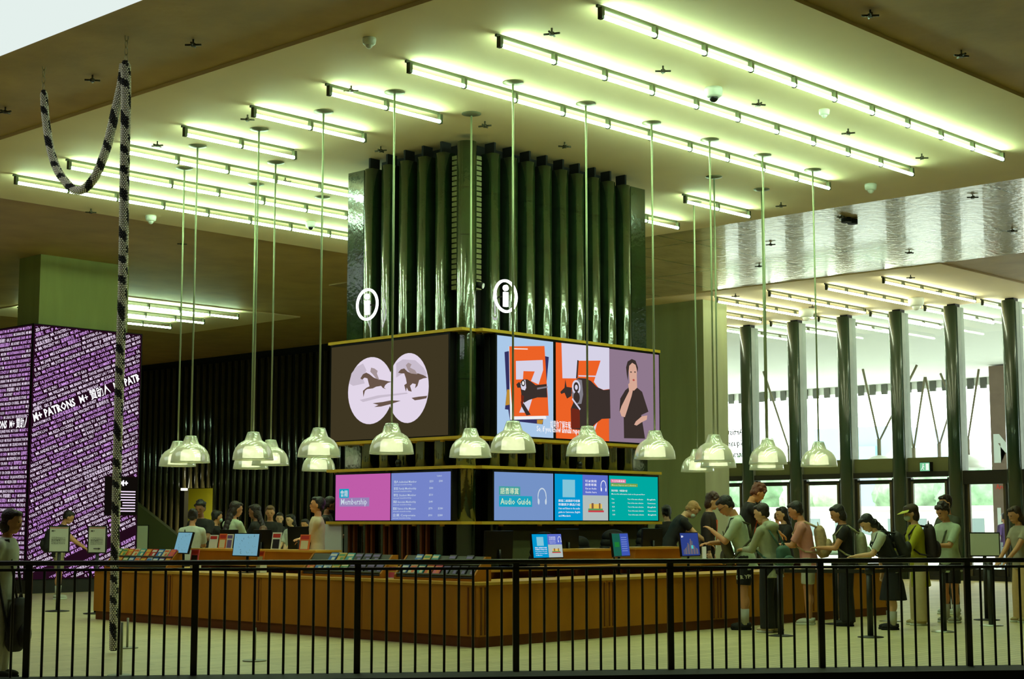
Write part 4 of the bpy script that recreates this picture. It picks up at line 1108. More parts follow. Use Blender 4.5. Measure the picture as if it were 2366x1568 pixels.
cv = Canvas((0, -.001, 0), (1, 0, 0), (0, -1, 0))
name_face(cv, 2.72, .3, 5.76, ang, (a_.x - 17.70, a_.z), .1005, .093, (0, -3.25), 11, (HX,))
cv.rect(HX[0], HX[1], HX[2] - .06, HX[3], emit('led_black', S(22, 18, 14), .6))
cv.text(HX[0] + .36, HX[3] - .2, 'M+', .17, nm[2], off=.04)
for k in range(8): cv.rect(HX[0] + .32 + (.14 if k in (2, 3) else 0), HX[1] + .08 + k * .062, HX[2] - .12, HX[1] + .105 + k * .062, nm[0], new=(k == 0))
cv.build('right_face', led)
cv = Canvas((-.001, 4.0, 0), (0, -1, 0), (-1, 0, 0))
name_face(cv, 3.93, .3, 5.76, 0.0, (0, on_x(60, 985, 17.7).z), .1005, .09, (0,), 5)
cv.build('left_face', led)

# stair balustrade
p = [on_x(300, 1150, 31), on_x(413, 1240, 31), on_x(413, 1330, 31), on_x(300, 1340, 31)]
p[2].z = 0; p[3].z = 0
bal = MB().prism([(0, q.y - p[2].y, q.z) for q in p], (.15, 0, 0), mat('olive_render', S(112, 118, 76), .8))
o = bal.build('stair_balustrade', None, 'solid olive stair balustrade sloping down behind the left desk', 'balustrade'); o.location = (31, p[2].y, 0)
q = on_x(488, 1127, 33.3)
t = empty('passage_light', (34.4, 46.6, 2.94), 0, 'small bright downlight in the yellow lit doorway', 'downlight')
MB().cyl((0, 0, 0), (0, 0, -.06), .28, .28, emit('passage_lamp_glow', (1, .98, .6), 130), 16).build('diffuser', t); MB().cyl((0, 0, 0), (0, 0, -.03), .31, .31, M_white, 16).build('rim', t)
t = empty('wall_light', (33.3, 47.6, 2.68), 0, 'tiny white light left of the yellow lit doorway', 'wall light')
MB().box(0, .2, -.06, .06, -.04, .04, emit('tiny_glow', (1, 1, .7), 4)).build('lens', t)

# ------------------------------------------------------------------ garland of beads
M_sil = mat('silver_bead', S(236, 230, 208), .22, metal=.5)
M_blk = mat('black_bead', S(26, 24, 22), .3)
M_chain = mat('chain_metal', S(170, 160, 120), .35, metal=.8)
XG = 10.4
gar = empty('bead_garland', (XG, 16.2, 0), 0, 'long hanging rope of silver and black beads looped from two ceiling chains', 'bead garland')
def garland(pts, R0, R1):
    pts = [Vector(p) for p in pts]
    # Catmull-Rom
    dense = []
    P = [pts[0] * 2 - pts[1]] + pts + [pts[-1] * 2 - pts[-2]]
    for i in range(1, len(P) - 2):
        for k in range(24):
            t_ = k / 24; a, b, c, d = P[i - 1], P[i], P[i + 1], P[i + 2]
            dense.append(.5 * ((2 * b) + (c - a) * t_ + (2 * a - 5 * b + 4 * c - d) * t_ ** 2 + (3 * b - a - 3 * c + d) * t_ ** 3))
    dense.append(pts[-1])
    mb = MB(); ico = bmesh.new(); bmesh.ops.create_icosphere(ico, subdivisions=1, radius=1)
    iv = [v.co.copy() for v in ico.verts]; jf = [tuple(v.index for v in f.verts) for f in ico.faces]; ico.free()
    L = 0; tot = sum((b - a).length for a, b in zip(dense[:-1], dense[1:])); nxt = 0; ring = 0; r = .0125
    for a, b in zip(dense[:-1], dense[1:]):
        seg_ = (b - a).length; dr = (b - a) / max(seg_, 1e-6)
        sx = dr.cross(Vector((1, 0, 0))); sx = sx.normalized() if sx.length > .05 else Vector((0, 1, 0)); sy = dr.cross(sx).normalized()
        while nxt <= L + seg_:
            f = nxt / tot; c = a + dr * (nxt - L); R = R0 + (R1 - R0) * f; R *= min(1, .55 + nxt / .12)
            n = max(6, int(2 * PI * R / .0245))
            for j in range(n):
                an = 2 * PI * (j + .5 * (ring % 2)) / n
                ph = (nxt / .34 + an / (2 * PI) * .6 + .25 * math.sin(nxt * 5)) % 1
                m = M_blk if ph < .3 else M_sil
                cc = c + sx * (R * math.cos(an)) + sy * (R * math.sin(an))
                mb.add([cc + v * r for v in iv], jf, m, True)
            nxt += .0215; ring += 1
        L += seg_
    mb2 = MB()
    for a, b in zip(dense[:-1:6], dense[6::6]): mb2.cyl(a, b, R0 * .7, R0 * .7, M_blk, 8)
    return mb, mb2
def gp(px, py): v = on_x(px, py, XG); return (v.x - XG, v.y - 16.2, v.z)
m1, c1_ = garland([gp(290, 142), gp(291, 220), gp(288, 400), gp(284, 640), gp(277, 850), gp(270, 1100), gp(265, 1300), gp(262, 1503)], .052, .04)
m1.build('bead_rope', gar, kind='stuff'); c1_.build('rope_core', gar)
m2, c2_ = garland([gp(101, 210), gp(105, 270), gp(118, 350), gp(140, 405), gp(178, 440), (gp(215, 415)), gp(245, 345), gp(266, 260), gp(281, 195), gp(287, 150)], .04, .05)
m2.v = [(v[0] - .12 * max(0, (v[2] - 5.5)) * 0 + .0, v[1], v[2]) for v in m2.v]
m2.build('bead_loop', gar, kind='stuff'); c2_.build('loop_core', gar)
for px, py in ((291, 142), (100, 206)):
    g = gp(px, py); z = g[2] - .01; k = 0; ch = MB()
    while z < H + .04:
        R = .05; ax = k % 2
        for i in range(14):
            a, b = 2 * PI * i / 14, 2 * PI * (i + 1) / 14
            f = lambda q: (g[0] + (0 if not ax else .022 * math.cos(q)), g[1] + (.022 * math.cos(q) if not ax else 0), z + R + R * math.sin(q))
            ch.cyl(f(a), f(b), .006, .006, M_chain, 5, caps=False)
        z += R * 2 - .014; k += 1
    ch.build('chain', gar)

# ------------------------------------------------------------------ balustrade in front
A = Vector((7.51, 13.49)); B = Vector((15.11, 7.29)); U = (B - A).normalized()
RT = 1.13
rz = math.atan2(U.y, U.x)
rail = empty('guard_rail', (A.x, A.y, 0), rz, 'dark metal guard rail with thin vertical bars across the foreground', 'guard rail')
struct('trim_16', MB().box(-3, 13.5, -.5, .06, -.25, .1, M_dark, Matrix.Translation((A.x, A.y, 0)) @ Matrix.Rotation(rz, 4, 'Z')))
M_rail = mat('dark_bronze_rail', S(52, 48, 36), .28, metal=.6)
MB().cyl((-2.9, 0, RT), (12.5, 0, RT), .024, .024, M_rail, 16).build('top_rail', rail)
MB().box(-2.9, 12.5, -.02, .02, RT - .075, RT - .05, M_rail).build('upper_bar', rail)
for k in range(-2, 9):
    s = .225 + k * 1.503
    MB().box(s - .03, s + .03, -.02, .02, .1, RT - .01, M_rail).build('post', rail)
    if k < 8:
        for j in range(1, 11):
            x = s + j * 1.503 / 11
            if -2 < x < 11.3: MB().cyl((x, 0, .1), (x, 0, RT - .05), .0125, .0125, M_rail, 8, caps=False).build('baluster', rail)
# ------------------------------------------------------------------ signs and barriers
def sign_stand(lb, px0, px1, y0, y1, X, rz, face=None, base=None):
    a = on_x(px0, y1, X); b = on_x(px1, y1, X); c = on_x(px0, y0, X)
    w = (b - a).length; h = c.z - a.z; ctr = (a + b) / 2
    t = empty('sign_stand', (ctr.x, ctr.y, 0), rz, lb, 'sign stand'); z = a.z
    MB().box(-w / 2 - .02, w / 2 + .02, 0, .03, z - .02, z + h + .02, M_black).build('frame', t)
    cv = Canvas((-w / 2, -.002, z), (1, 0, 0), (0, -1, 0)); cv.W = w; cv.H = h
    cv.rect(0, 0, w, h, mat('sign_paper', S(222, 226, 205), .7))
    if face: face(cv)
    cv.build('sheet', t)
    MB().cyl((0, .035, 0), (0, .035, z + .1), .03, .03, M_black, 12).build('pole', t)
    MB().lathe([(0, .0), (.2, .0), (.2, .012), (.05, .025), (0, .025)], (0, .035, 0), M_black, 24).build('base', t)
    return t
INK = mat('sign_ink', S(50, 46, 40), .8); ORB = mat('sign_orange', S(200, 90, 40), .7)
def face1(cv):
    cv.rect(.01, cv.H * .95, cv.W - .01, cv.H * .98, ORB); cv.text(.03, cv.H * .8, 'M+', .05, INK)
    for k in range(5): cv.text(.03, cv.H * (.55 - k * .06), ['入口 Entrance to', 'special exhibition', '特別展覽入口', 'Please show your', 'ticket here'][k], .024, INK, width=cv.W * .75)
def face2(cv):
    face1(cv); cv.line(cv.W * .3, cv.H * .14, cv.W * .62, cv.H * .14, .012, INK); cv.poly([(cv.W * .75, cv.H * .14), (cv.W * .6, cv.H * .18), (cv.W * .6, cv.H * .1)], INK)
FACE = math.radians(-47)
sign_stand('slim white notice on a black pole, left one before the LED display', 124, 147, 1217, 1273, 14.6, FACE, face1)
sign_stand('slim white notice with an arrow on a black pole, right one before the LED display', 213, 234, 1217, 1275, 14.65, FACE, face2)
sign_stand('blank white notice in a black frame beside the stair balustrade', 310, 332, 1214, 1270, 14.2 + 9, FACE)
t = sign_stand('blank landscape board in a black frame at the far right queue barrier', 2246, 2306, 1232, 1282, 23.2, FACE - .1)
M_belt = mat('queue_belt', S(30, 28, 24), .6)
def stanchion(x, y, lb, rb=.17, hgt=.92, r=.04):
    t = empty('barrier_post', (x, y, 0), 0, lb, 'barrier post', 'black queue barrier posts')
    MB().lathe([(0, 0), (rb, 0), (rb, .01), (rb * .6, .02), (r, .025), (0, .025)], (0, 0, 0), M_steel if 'shiny' in lb else M_black, 24).build('base', t)
    MB().cyl((0, 0, .02), (0, 0, hgt), r, r, M_black, 14).build('post', t)
    MB().cyl((0, 0, hgt - .1), (0, 0, hgt), r + .012, r + .012, M_black, 14).build('belt_head', t)
    return t
st = [(19.0, 12.9, 'black queue barrier post by the man in the pale green tee'), (18.1, 12.15, 'black queue barrier post beside the hooded visitor'), (20.75, 12.95, 'black queue barrier post behind the visitor with two backpacks'), (18.7, 11.15, 'black queue barrier post before the visitor with white socks'), (21.9, 12.7, 'black queue barrier post with shiny base behind the visor wearer'),
      (20.3, 10.95, 'black queue barrier post with shiny base before the visor wearer'), (22.0, 11.1, 'black queue barrier post with shiny base under the blank landscape board')]
for s in st: stanchion(*s)
for i, (a, b) in enumerate([(0, 1), (2, 4), (3, 5), (5, 6), (1, 3)]):
    (x0, y0, _), (x1, y1, _) = st[a], st[b]
    v = Vector((x1 - x0, y1 - y0)); L = v.length; v /= L
    o = MB().box(.055, L - .055, -.002, .002, -.025, .025, M_belt).build('barrier_belt', None, ['belt', 'belt', 'belt', 'belt', 'belt'][i] + ' stretched between two queue posts, ' + ['left of the hooded visitor', 'behind the visor wearer', 'in front of the dark skirt visitor', 'under the blank landscape board', 'across the gap before the hooded visitor'][i], 'barrier belt')
    o.location = (x0, y0, .86); o.rotation_euler.z = math.atan2(v.y, v.x)
M_post = mat('pale_barrier', S(150, 150, 120), .5)
for i, (x, y, h) in enumerate([(10.95, 16.7, .36), (10.9, 14.15, .36), (8.95, 13.75, .52)]):
    t = empty('floor_barrier', (x, y, 0), 0, 'low grey floor barrier post, %s' % ['under the bead garland', 'before the left part of the desk', 'at lower left close to the guard rail'][i], 'barrier post')
    MB().cyl((0, 0, 0), (0, 0, .012), .13, .13, M_post, 20).build('base', t); MB().cyl((0, 0, 0), (0, 0, h), .014, .014, M_post, 8).build('post', t)

# ------------------------------------------------------------------ people
def remesh(o, vox, it=4, f=.5):
    md = o.modifiers.new('r', 'REMESH'); md.mode = 'VOXEL'; md.voxel_size = vox; md.use_smooth_shade = True
    if it:
        s = o.modifiers.new('s', 'SMOOTH'); s.iterations = it; s.factor = f
    dg = bpy.context.evaluated_depsgraph_get()
    me = bpy.data.meshes.new_from_object(o.evaluated_get(dg))
    o.modifiers.clear(); old = o.data; mats = [m for m in old.materials]
    me.materials.clear()
    for m in mats: me.materials.append(m)
    o.data = me; me.name = o.name; bpy.data.meshes.remove(old)
    return o
def loft(mb, rings, m, n=18):
    """rings: (centre, ax, ay) ax, ay half-axis vectors"""
    vs = []; fs = []
    for c, ax, ay in rings:
        for i in range(n):
            a = 2 * PI * i / n
            vs.append(Vector(c) + Vector(ax) * math.cos(a) + Vector(ay) * math.sin(a))
    for k in range(len(rings) - 1):
        for i in range(n):
            j = (i + 1) % n; fs.append((k * n + i, k * n + j, (k + 1) * n + j, (k + 1) * n + i))
    fs.append(tuple(range(n))[::-1]); fs.append(tuple((len(rings) - 1) * n + i for i in range(n)))
    return mb.add(vs, fs, m, True)
def caps(mb, a, b, ra, rb, m, end=True, start=True):
    mb.cyl(a, b, ra, rb, m, 12)
    if start: mb.ball(a, ra, m, 12, 8)
    if end: mb.ball(b, rb, m, 12, 8)
def ik(Sh, T, l1, l2, pole):
    d = T - Sh; L = min(d.length, (l1 + l2) * .995); d = d.normalized(); T = Sh + d * L
    a = (l1 * l1 - l2 * l2 + L * L) / (2 * L); h = math.sqrt(max(l1 * l1 - a * a, 0))
    p = pole - d * pole.dot(d); p = p.normalized() if p.length > 1e-4 else Vector((0, 0, -1))
    return Sh + d * a + p * h, T
HANDS = {'down': ((.04, .25, .70), (.04, -.25, .70)), 'phone': ((.34, .05, 1.12), (.34, -.07, 1.12)), 'counter': ((.44, .14, .98), (.44, -.14, .98)), 'low': ((.3, .1, .92), (.3, -.1, .92)),
         'face': ((.3, .04, 1.26), (.34, -.05, 1.10)), 'one': ((.36, .1, 1.08), (.05, -.25, .72)), 'cross': ((.22, -.14, 1.08), (.24, .14, 1.12)), 'strap': ((.16, .16, 1.22), (.04, -.25, .72)), 'back': ((.0, .24, .72), (-.18, -.22, .86))}
def skin_m(n): return mat('skin_' + n, {'light': S(226, 176, 132), 'tan': S(206, 146, 100), 'warm': S(214, 150, 96), 'brown': S(150, 98, 64)}[n], .55)
def cloth(n, c): return mat('cloth_' + n, S(*c), .85, noise=.06, nscale=20)
def person(label, loc, yaw, h=1.72, lean=5, pitch=10, hyaw=0, hands='phone', skin='light', hair='short', hairc=(34, 26, 20), top=('white', (220, 222, 205)), sleeve=.6, bottom=('pants', (30, 28, 26)), shoe=(210, 210, 200), slim=1.0, stride=0.0,
           mask=False, glasses=False, lanyard=None, vest=None, visor=None, bag=None, z=0.0, hoodie=False, hem=0.0, socks=None, crossbody=None, print_=None, phone=False, beard=False, skirtL=0, low=False):
    k = h / 1.72
    root = empty('person', (loc[0], loc[1], z), math.radians(yaw), label, 'person')
    V = Vector; th = math.radians(lean); up = V((math.sin(th), 0, math.cos(th))); fw = V((math.cos(th), 0, -math.sin(th))); Y = V((0, 1, 0))
    s = lambda *a: V(a) * k
    P = s(-.02 - math.sin(th) * .06, 0, .93)
    q = lambda u, f=0, y=0: P + (up * u + fw * f) * k + Y * (y * k)
    sk = skin_m(skin); mb = MB()
    tw = slim
    def torso(m, mbb, g, lo=-.06, hi=.53, hemw=0.0):
        prof = [(-.10, .150, .105), (-.04, .162, .112), (.03, .152, .104), (.13, .132, .094), (.24, .150, .106), (.34, .170, .114), (.42, .172, .106), (.48, .135, .085), (.53, .07, .062)]
        rr = []
        if lo < -.10: rr.append((q(lo, -.005), Y * ((.156 * tw + g + hemw) * k), fw * ((.112 + g + hemw) * k)))
        for u, w, d in prof:
            if u < lo or u > hi: continue
            rr.append((q(u, .01 if u > .2 else 0), Y * ((w * tw + g + hemw * max(0, (.2 - u)) * 2) * k), fw * ((d + g + hemw * max(0, (.2 - u))) * k)))
        loft(mbb, rr, m)
    torso(sk, mb, 0)
    # neck, head
    ha = math.radians(lean + pitch); nu = V((math.sin((th + ha) / 2), 0, math.cos((th + ha) / 2)))
    nb = q(.50, .0); nt = nb + nu * .11 * k
    mb.cyl(nb, nt, .056 * k, .05 * k, sk, 12)
    Rh = Matrix.Rotation(math.radians(hyaw), 4, 'Z') @ Matrix.Rotation(ha, 4, 'Y')
    hc = nb + nu * .13 * k + (Rh @ V((.022, 0, .075))) * k
    R3 = Rh.to_3x3()
    def hp(x, y, zz): return hc + (R3 @ V((x, y, zz))) * k
    def hb(mbb, c, r, m, seg=14, rg=10): mbb.ball(hp(*c), tuple(a * k for a in r), m, seg, rg, T=R3)
    hb(mb, (0, 0, .01), (.098, .077, .112), sk, 20, 14); hb(mb, (.022, 0, -.065), (.068, .056, .062), sk); hb(mb, (.094, 0, -.022), (.02, .014, .026), sk); hb(mb, (.082, 0, -.062), (.02, .03, .014), sk)
    hb(mb, (.06, 0, -.1), (.026, .026, .02), sk); hb(mb, (.086, 0, .028), (.014, .05, .01), sk)
    for sg in (1, -1): hb(mb, (-.004, sg * .078, -.012), (.02, .012, .032), sk)
    # legs
    hipz = P.z - .03 * k; feet = []
    for sg in (1, -1):
        st_ = stride * sg
        hip = V((P.x, sg * .085 * k * tw, hipz)); an = V((-.02 * k + st_, sg * .1 * k, .085 * k)); kn = (hip + an) / 2 + V((.02 * k + abs(st_) * .1, 0, .02 * k))
        feet.append((hip, kn, an))
        caps(mb, hip, kn, .085 * k * tw, .056 * k, sk); caps(mb, kn, an, .053 * k, .036 * k, sk)
        mb.ball(kn * .62 + an * .38 - V((.018 * k, 0, 0)), (.05 * k, .048 * k, .1 * k), sk, 12, 8)
        mb.ball(an + V((.055 * k, 0, -.045 * k)), (.11 * k, .042 * k, .035 * k), sk, 12, 8)
    # arms
    arms = []
    for sg, T in ((1, HANDS[hands][0]), (-1, HANDS[hands][1])):
        Sh = q(.435, 0, sg * .178 * tw); T = s(*T)
        if T.z > .8 * k: T = T + V((math.sin(th) * .35 * k, 0, -(1 - math.cos(th)) * .3 * k))
        el, wr = ik(Sh, T, .285 * k, .245 * k, V((-.45, sg * .55, -1)))
        arms.append((Sh, el, wr))
        caps(mb, Sh, el, .05 * k, .041 * k, sk); caps(mb, el, wr, .04 * k, .027 * k, sk)
        d = (wr - el).normalized(); up_ = V((0, 0, 1)) if abs(d.z) < .8 else V((0, -sg, 0)) if abs(d.z) < .8 else V((1, 0, 0))
        wd = d.cross(V((0, 0, 1))); wd = wd.normalized() if wd.length > .3 else V((1, 0, 0)); pn = wd.cross(d).normalized()
        if pn.z > 0: pn = -pn
        Tm = Matrix((d, wd, pn)).transposed()
        pc = wr + d * .045 * k
        mb.ball(pc, (.05 * k, .036 * k, .016 * k), sk, 12, 8, T=Tm)
        for f_, (o_, ln) in enumerate(((-.03, .064), (-.01, .076), (.011, .072), (.031, .056))):
            b0 = wr + d * .075 * k + wd * o_ * k; sp = d + wd * (o_ * 3)
            b1 = b0 + sp.normalized() * ln * .5 * k + pn * .006 * k; b2 = b1 + (sp.normalized() * .75 + pn * .65).normalized() * ln * .5 * k
            caps(mb, b0, b1, .0092 * k, .0085 * k, sk); caps(mb, b1, b2, .0085 * k, .0072 * k, sk)
        ts = 1 if wd.dot(Y) * sg < 0 else -1
        t0 = wr + d * .025 * k + wd * ts * .026 * k; t1 = t0 + (d * .7 + wd * ts * .8).normalized() * .036 * k; t2 = t1 + (d + pn * .4).normalized() * .03 * k
        caps(mb, t0, t1, .012 * k, .0105 * k, sk); caps(mb, t1, t2, .0105 * k, .0085 * k, sk)
    body = mb.build('body', root); remesh(body, .0085 if not low else .013, 2)
    # face details
    e = MB()
    for sg in (1, -1): hb(e, (.086, sg * .032, .008), (.009, .013, .007), M_screen, 8, 6)
    e.build('eyes', root)
    if not mask:
        l = MB(); hb(l, (.098, 0, -.064), (.008, .022, .007), mat('lips', S(170, 90, 76), .5), 10, 6); l.build('lips', root)
    else:
        l = MB(); hb(l, (.064, 0, -.055), (.055, .062, .048), mat('mask_fabric', S(196, 212, 196), .8), 16, 10); l.build('face_mask', root)
    if beard:
        l = MB(); hb(l, (.035, 0, -.088), (.066, .06, .04), mat('beard_hair', S(34, 24, 18), .9), 14, 8); l.build('beard', root)
    if glasses:
        g = MB()
        for sg in (1, -1):
            for i in range(10):
                a, b2 = 2 * PI * i / 10, 2 * PI * (i + 1) / 10
                g.cyl(hp(.102, sg * .034 + .024 * math.cos(a), .008 + .018 * math.sin(a)), hp(.102, sg * .034 + .024 * math.cos(b2), .008 + .018 * math.sin(b2)), .003, .003, M_screen, 5)
            g.cyl(hp(.1, sg * .058, .01), hp(0, sg * .084, .0), .003, .003, M_screen, 5)
        g.cyl(hp(.102, -.01, .01), hp(.102, .01, .01), .003, .003, M_screen, 5); g.build('glasses', root)
    # hair
    hm_ = mat('hair_%d_%d_%d' % hairc, S(*hairc), .5, bump=.5, bscale=60); hr = MB()
    hb(hr, (-.03, 0, .042), (.1, .088, .092), hm_, 18, 12); hb(hr, (.04, 0, .09), (.052, .066, .034), hm_)
    for sg in (1, -1): hb(hr, (-.03, sg * .066, -.002), (.05, .022, .055), hm_)
    hb(hr, (-.06, 0, -.03), (.05, .062, .06), hm_)
    if hair in ('curly', 'shag'):
        rr = random.Random(len(label))
        for i in range(26):
            a = rr.uniform(0, 2 * PI); t_ = rr.uniform(0, .5) * PI
            hb(hr, (-.02 + .1 * math.sin(t_) * math.cos(a), .088 * math.sin(t_) * math.sin(a), .05 + .085 * math.cos(t_)), (.026,) * 3, hm_, 8, 6)
    if hair in ('bob', 'long', 'shag'): hb(hr, (-.045, 0, -.04), (.074, .092, .11), hm_)
    if hair == 'long':
        for i in range(7):
            f_ = i / 6; c = hp(-.075, 0, -.08) .lerp(q(.26, -.155), f_); hr.ball(c, (.045 * k, .085 * k * (1 - .25 * f_), .07 * k), hm_, 12, 8)
    if hair == 'pony':
        hb(hr, (-.14, 0, .03), (.03, .03, .035), hm_); caps(hr, hp(-.15, 0, .02), hp(-.16, 0, -.15), .03 * k, .016 * k, hm_)
    if hair == 'bun': hb(hr, (-.11, 0, .07), (.045, .045, .045), hm_)
    ho = hr.build('hair', root); remesh(ho, .011, 1)
    # trousers etc.
    kind, bc = bottom; bm_ = cloth('b%d_%d_%d' % bc, bc); b = MB()
    rr = [(q(.06), Y * .142 * k * tw, fw * .104 * k), (q(.0), Y * .168 * k * tw, fw * .122 * k), (V((P.x, 0, hipz + .0)), Y * .178 * k * tw, V((.128 * k, 0, 0))), (V((P.x, 0, hipz - .09 * k)), Y * .172 * k * tw, V((.115 * k, 0, 0)))]
    if kind == 'skirt':
        zl = (.42 if not skirtL else skirtL) * k
        rr += [(V((P.x, 0, (hipz + zl) / 2)), Y * .2 * k * tw, V((.16 * k, 0, 0))), (V((P.x, 0, zl)), Y * .235 * k * tw, V((.2 * k, 0, 0)))]
        loft(b, rr, bm_)
    else:
        loft(b, rr, bm_)
        for hip, kn, an in feet:
            if kind == 'shorts':
                e_ = hip.lerp(kn, .86); b.cyl(hip, e_, .1 * k * tw, .088 * k, bm_, 14); b.ball(hip, .1 * k * tw, bm_, 14, 8)
            else:
                w1, w2, w3 = (.1, .075, .058) if kind == 'pants' else (.112, .1, .105)
                b.cyl(hip, kn, w1 * k * tw, w2 * k, bm_, 14); b.ball(hip, w1 * k * tw, bm_, 14, 8); b.ball(kn, w2 * k, bm_, 14, 8)
                e_ = V((an.x, an.y, .055 * k)); b.cyl(kn, e_, w2 * k, w3 * k, bm_, 14)
    o = b.build({'pants': 'trousers', 'wide': 'wide_trousers', 'shorts': 'shorts', 'skirt': 'skirt'}[kind], root); remesh(o, .013, 2)
    # shoes
    for hip, kn, an in feet:
        sm_ = cloth('s%d_%d_%d' % shoe, shoe); x = MB()
        x.ball(an + V((.05 * k, 0, -.04 * k)), (.128 * k, .05 * k, .042 * k), sm_, 16, 8); x.cyl(an - V((.03 * k, 0, .04 * k)), an - V((.03 * k, 0, -.005)), .05 * k, .045 * k, sm_, 12)
        x.build('shoe', root)
        sx = MB(); loft(sx, [(V((an.x + .05 * k, an.y, .001)), V((.13 * k, 0, 0)), V((0, .052 * k, 0))), (V((an.x + .05 * k, an.y, .028 * k)), V((.13 * k, 0, 0)), V((0, .052 * k, 0)))], M_white if sum(shoe) > 200 else M_dark); sx.build('sole', root)
        if socks:
            y_ = MB(); y_.cyl(an - V((0, 0, .02 * k)), an.lerp(kn, .42), .046 * k, .058 * k, cloth('sock', socks), 14); y_.build('sock', root)
    # top
    tm = cloth('t_' + top[0], top[1]); t = MB()
    torso(tm, t, .016, lo=-.12 - hem, hi=.54, hemw=.012)
    for sg, (Sh, el, wr) in zip((1, -1), arms): caps(t, q(.475, -.01, sg * .07), Sh + up * .012 * k, .052 * k, .06 * k, tm)
    for sg, (Sh, el, wr) in zip((1, -1), arms):
        t.ball(Sh, .064 * k, tm, 14, 8)
        if sleeve <= 1: t.cyl(Sh, Sh.lerp(el, sleeve), .066 * k, .06 * k, tm, 14)
        else:
            t.cyl(Sh, el, .064 * k, .054 * k, tm, 14); t.ball(el, .054 * k, tm, 12, 8); t.cyl(el, el.lerp(wr, .92), .053 * k, .038 * k, tm, 14)
    if hoodie: t.ball(q(.49, -.09), (.075 * k, .13 * k, .07 * k), tm, 16, 10); t.ball(q(.53, -.05), (.09 * k, .11 * k, .05 * k), tm, 16, 10)
    o = t.build('shirt' if not hoodie else 'hooded_top', root); remesh(o, .012, 3)
    if vest:
        t = MB(); vm = cloth('v%d_%d_%d' % vest, vest); torso(vm, t, .026, lo=-.1, hi=.45, hemw=.012)
        if len(vest) == 3 and sleeve > 1:
            for Sh, el, wr in arms: t.ball(Sh, .072 * k, vm, 14, 8); t.cyl(Sh, el.lerp(wr, .6), .074 * k, .06 * k, vm, 14)
        o = t.build('jacket' if sleeve > 1 else 'vest', root); remesh(o, .013, 2)
    if lanyard:
        l = MB(); lm = cloth('l%d_%d_%d' % lanyard, lanyard)
        for sg in (1, -1): l.tube([q(.50, -.07, sg * .03), q(.52, -.01, sg * .075), q(.40, .135, sg * .05), q(.2, .14, 0)], .008 * k, lm, 6)
        l.tube([q(.2, .14, 0), q(.05, .138, 0)], .008 * k, lm, 6)
        l.box(-.005, .005, -.03, .03, -.05, .04, M_white, Matrix.Translation(q(.02, .14, 0))); l.build('lanyard', root)
    if visor:
        l = MB(); vm = cloth('visor%d' % visor[0], visor); dk = cloth('hatdark', (60, 44, 26)); hb(l, (-.012, 0, .052), (.118, .098, .082), dk, 18, 10)
        vs = []; n = 12
        for i in range(n + 1):
            a = -1.2 + 2.4 * i / n
            vs.append(hp(.08 * math.cos(a), .085 * math.sin(a) * 1.05, .062)); vs.append(hp(.08 * math.cos(a) + .12 * math.cos(a), .11 * math.sin(a) * 1.1, .03)); 
        l.add(vs + [v + V((0, 0, -.006)) for v in vs], [(2 * i, 2 * i + 1, 2 * i + 3, 2 * i + 2) for i in range(n)] + [(2 * n + 2 + 2 * i, 2 * n + 4 + 2 * i, 2 * n + 5 + 2 * i, 2 * n + 3 + 2 * i) for i in range(n)] + [(2 * i + 1, 2 * n + 3 + 2 * i, 2 * n + 5 + 2 * i, 2 * i + 3) for i in range(n)], vm, True)
        l.build('sun_visor', root)
    if crossbody:
        l = MB(); cm_ = cloth('c%d' % crossbody[0], crossbody); l.tube([q(-.02, -.13, -.12), q(.2, -.15, 0), q(.44, -.1, .1), q(.49, 0, .12), q(.4, .14, .08), q(.2, .155, 0), q(.02, .14, -.12)], .011 * k, cm_, 6); l.build('cross_strap', root)
    if print_:
        pass
    def world(v): return root_m @ v
    root_m = Matrix.Translation(root.location) @ Matrix.Rotation(math.radians(yaw), 4, 'Z')
    def attached(name, lb, cat, parts, grp=None):
        r = empty(name, root.location, math.radians(yaw), lb, cat, grp)
        for pn_, mbb, vx in parts:
            o = mbb.build(pn_, r)
            if vx: remesh(o, vx, 3)
        return r
    if bag:
        for bg_ in (bag if isinstance(bag, list) else [bag]):
            lb, col, (w, hh, dd), off, lowr, cat = bg_
            m_ = mat('bag_%d_%d_%d' % col, S(*col), .8, noise=.2, nscale=18); a = MB()
            c0 = q(lowr, off - dd / 2 if off < 0 else off + dd / 2)
            rings = []
            for i in range(9):
                f_ = i / 8; e_ = (1 - abs(2 * f_ - 1) ** 4) ** .5 * .25 + .75 if 0 < f_ < 1 else .55
                tp = 1 - .22 * f_
                rings.append((c0 + up * (f_ - .5) * hh * k, Y * (w / 2 * e_ * tp * k), fw * (dd / 2 * e_ * tp * k)))
            loft(a, rings, m_, 20)
            pk_ = MB(); sgn = -1 if off < 0 else 1
            pk_.ball(c0 + fw * sgn * dd * .42 * k - up * hh * .18 * k, (dd * .3 * k, w * .36 * k, hh * .24 * k), m_, 14, 10)
            stp = MB()
            for sg in (1, -1):
                stp.tube([c0 + up * hh * .42 * k + Y * sg * .07 * k, q(.505, -.06 if off < 0 else .06, sg * .1), q(.5, .03, sg * .115), q(.38, .145 if off < 0 else -.15, sg * .12), q(.2, .13 if off < 0 else -.13, sg * .14), q(.1, .02, sg * .165), c0 - up * hh * .35 * k + Y * sg * w * .4 * k], .014 * k, m_, 6)
            hd_ = MB().tube([c0 + up * hh * .49 * k + Y * .03, c0 + up * (hh * .49 + .05) * k, c0 + up * hh * .49 * k - Y * .03], .008, m_, 6)
            attached('backpack', lb, cat, [('bag_body', a, .014), ('front_pocket', pk_, None), ('shoulder_straps', stp, None), ('grab_handle', hd_, None)])
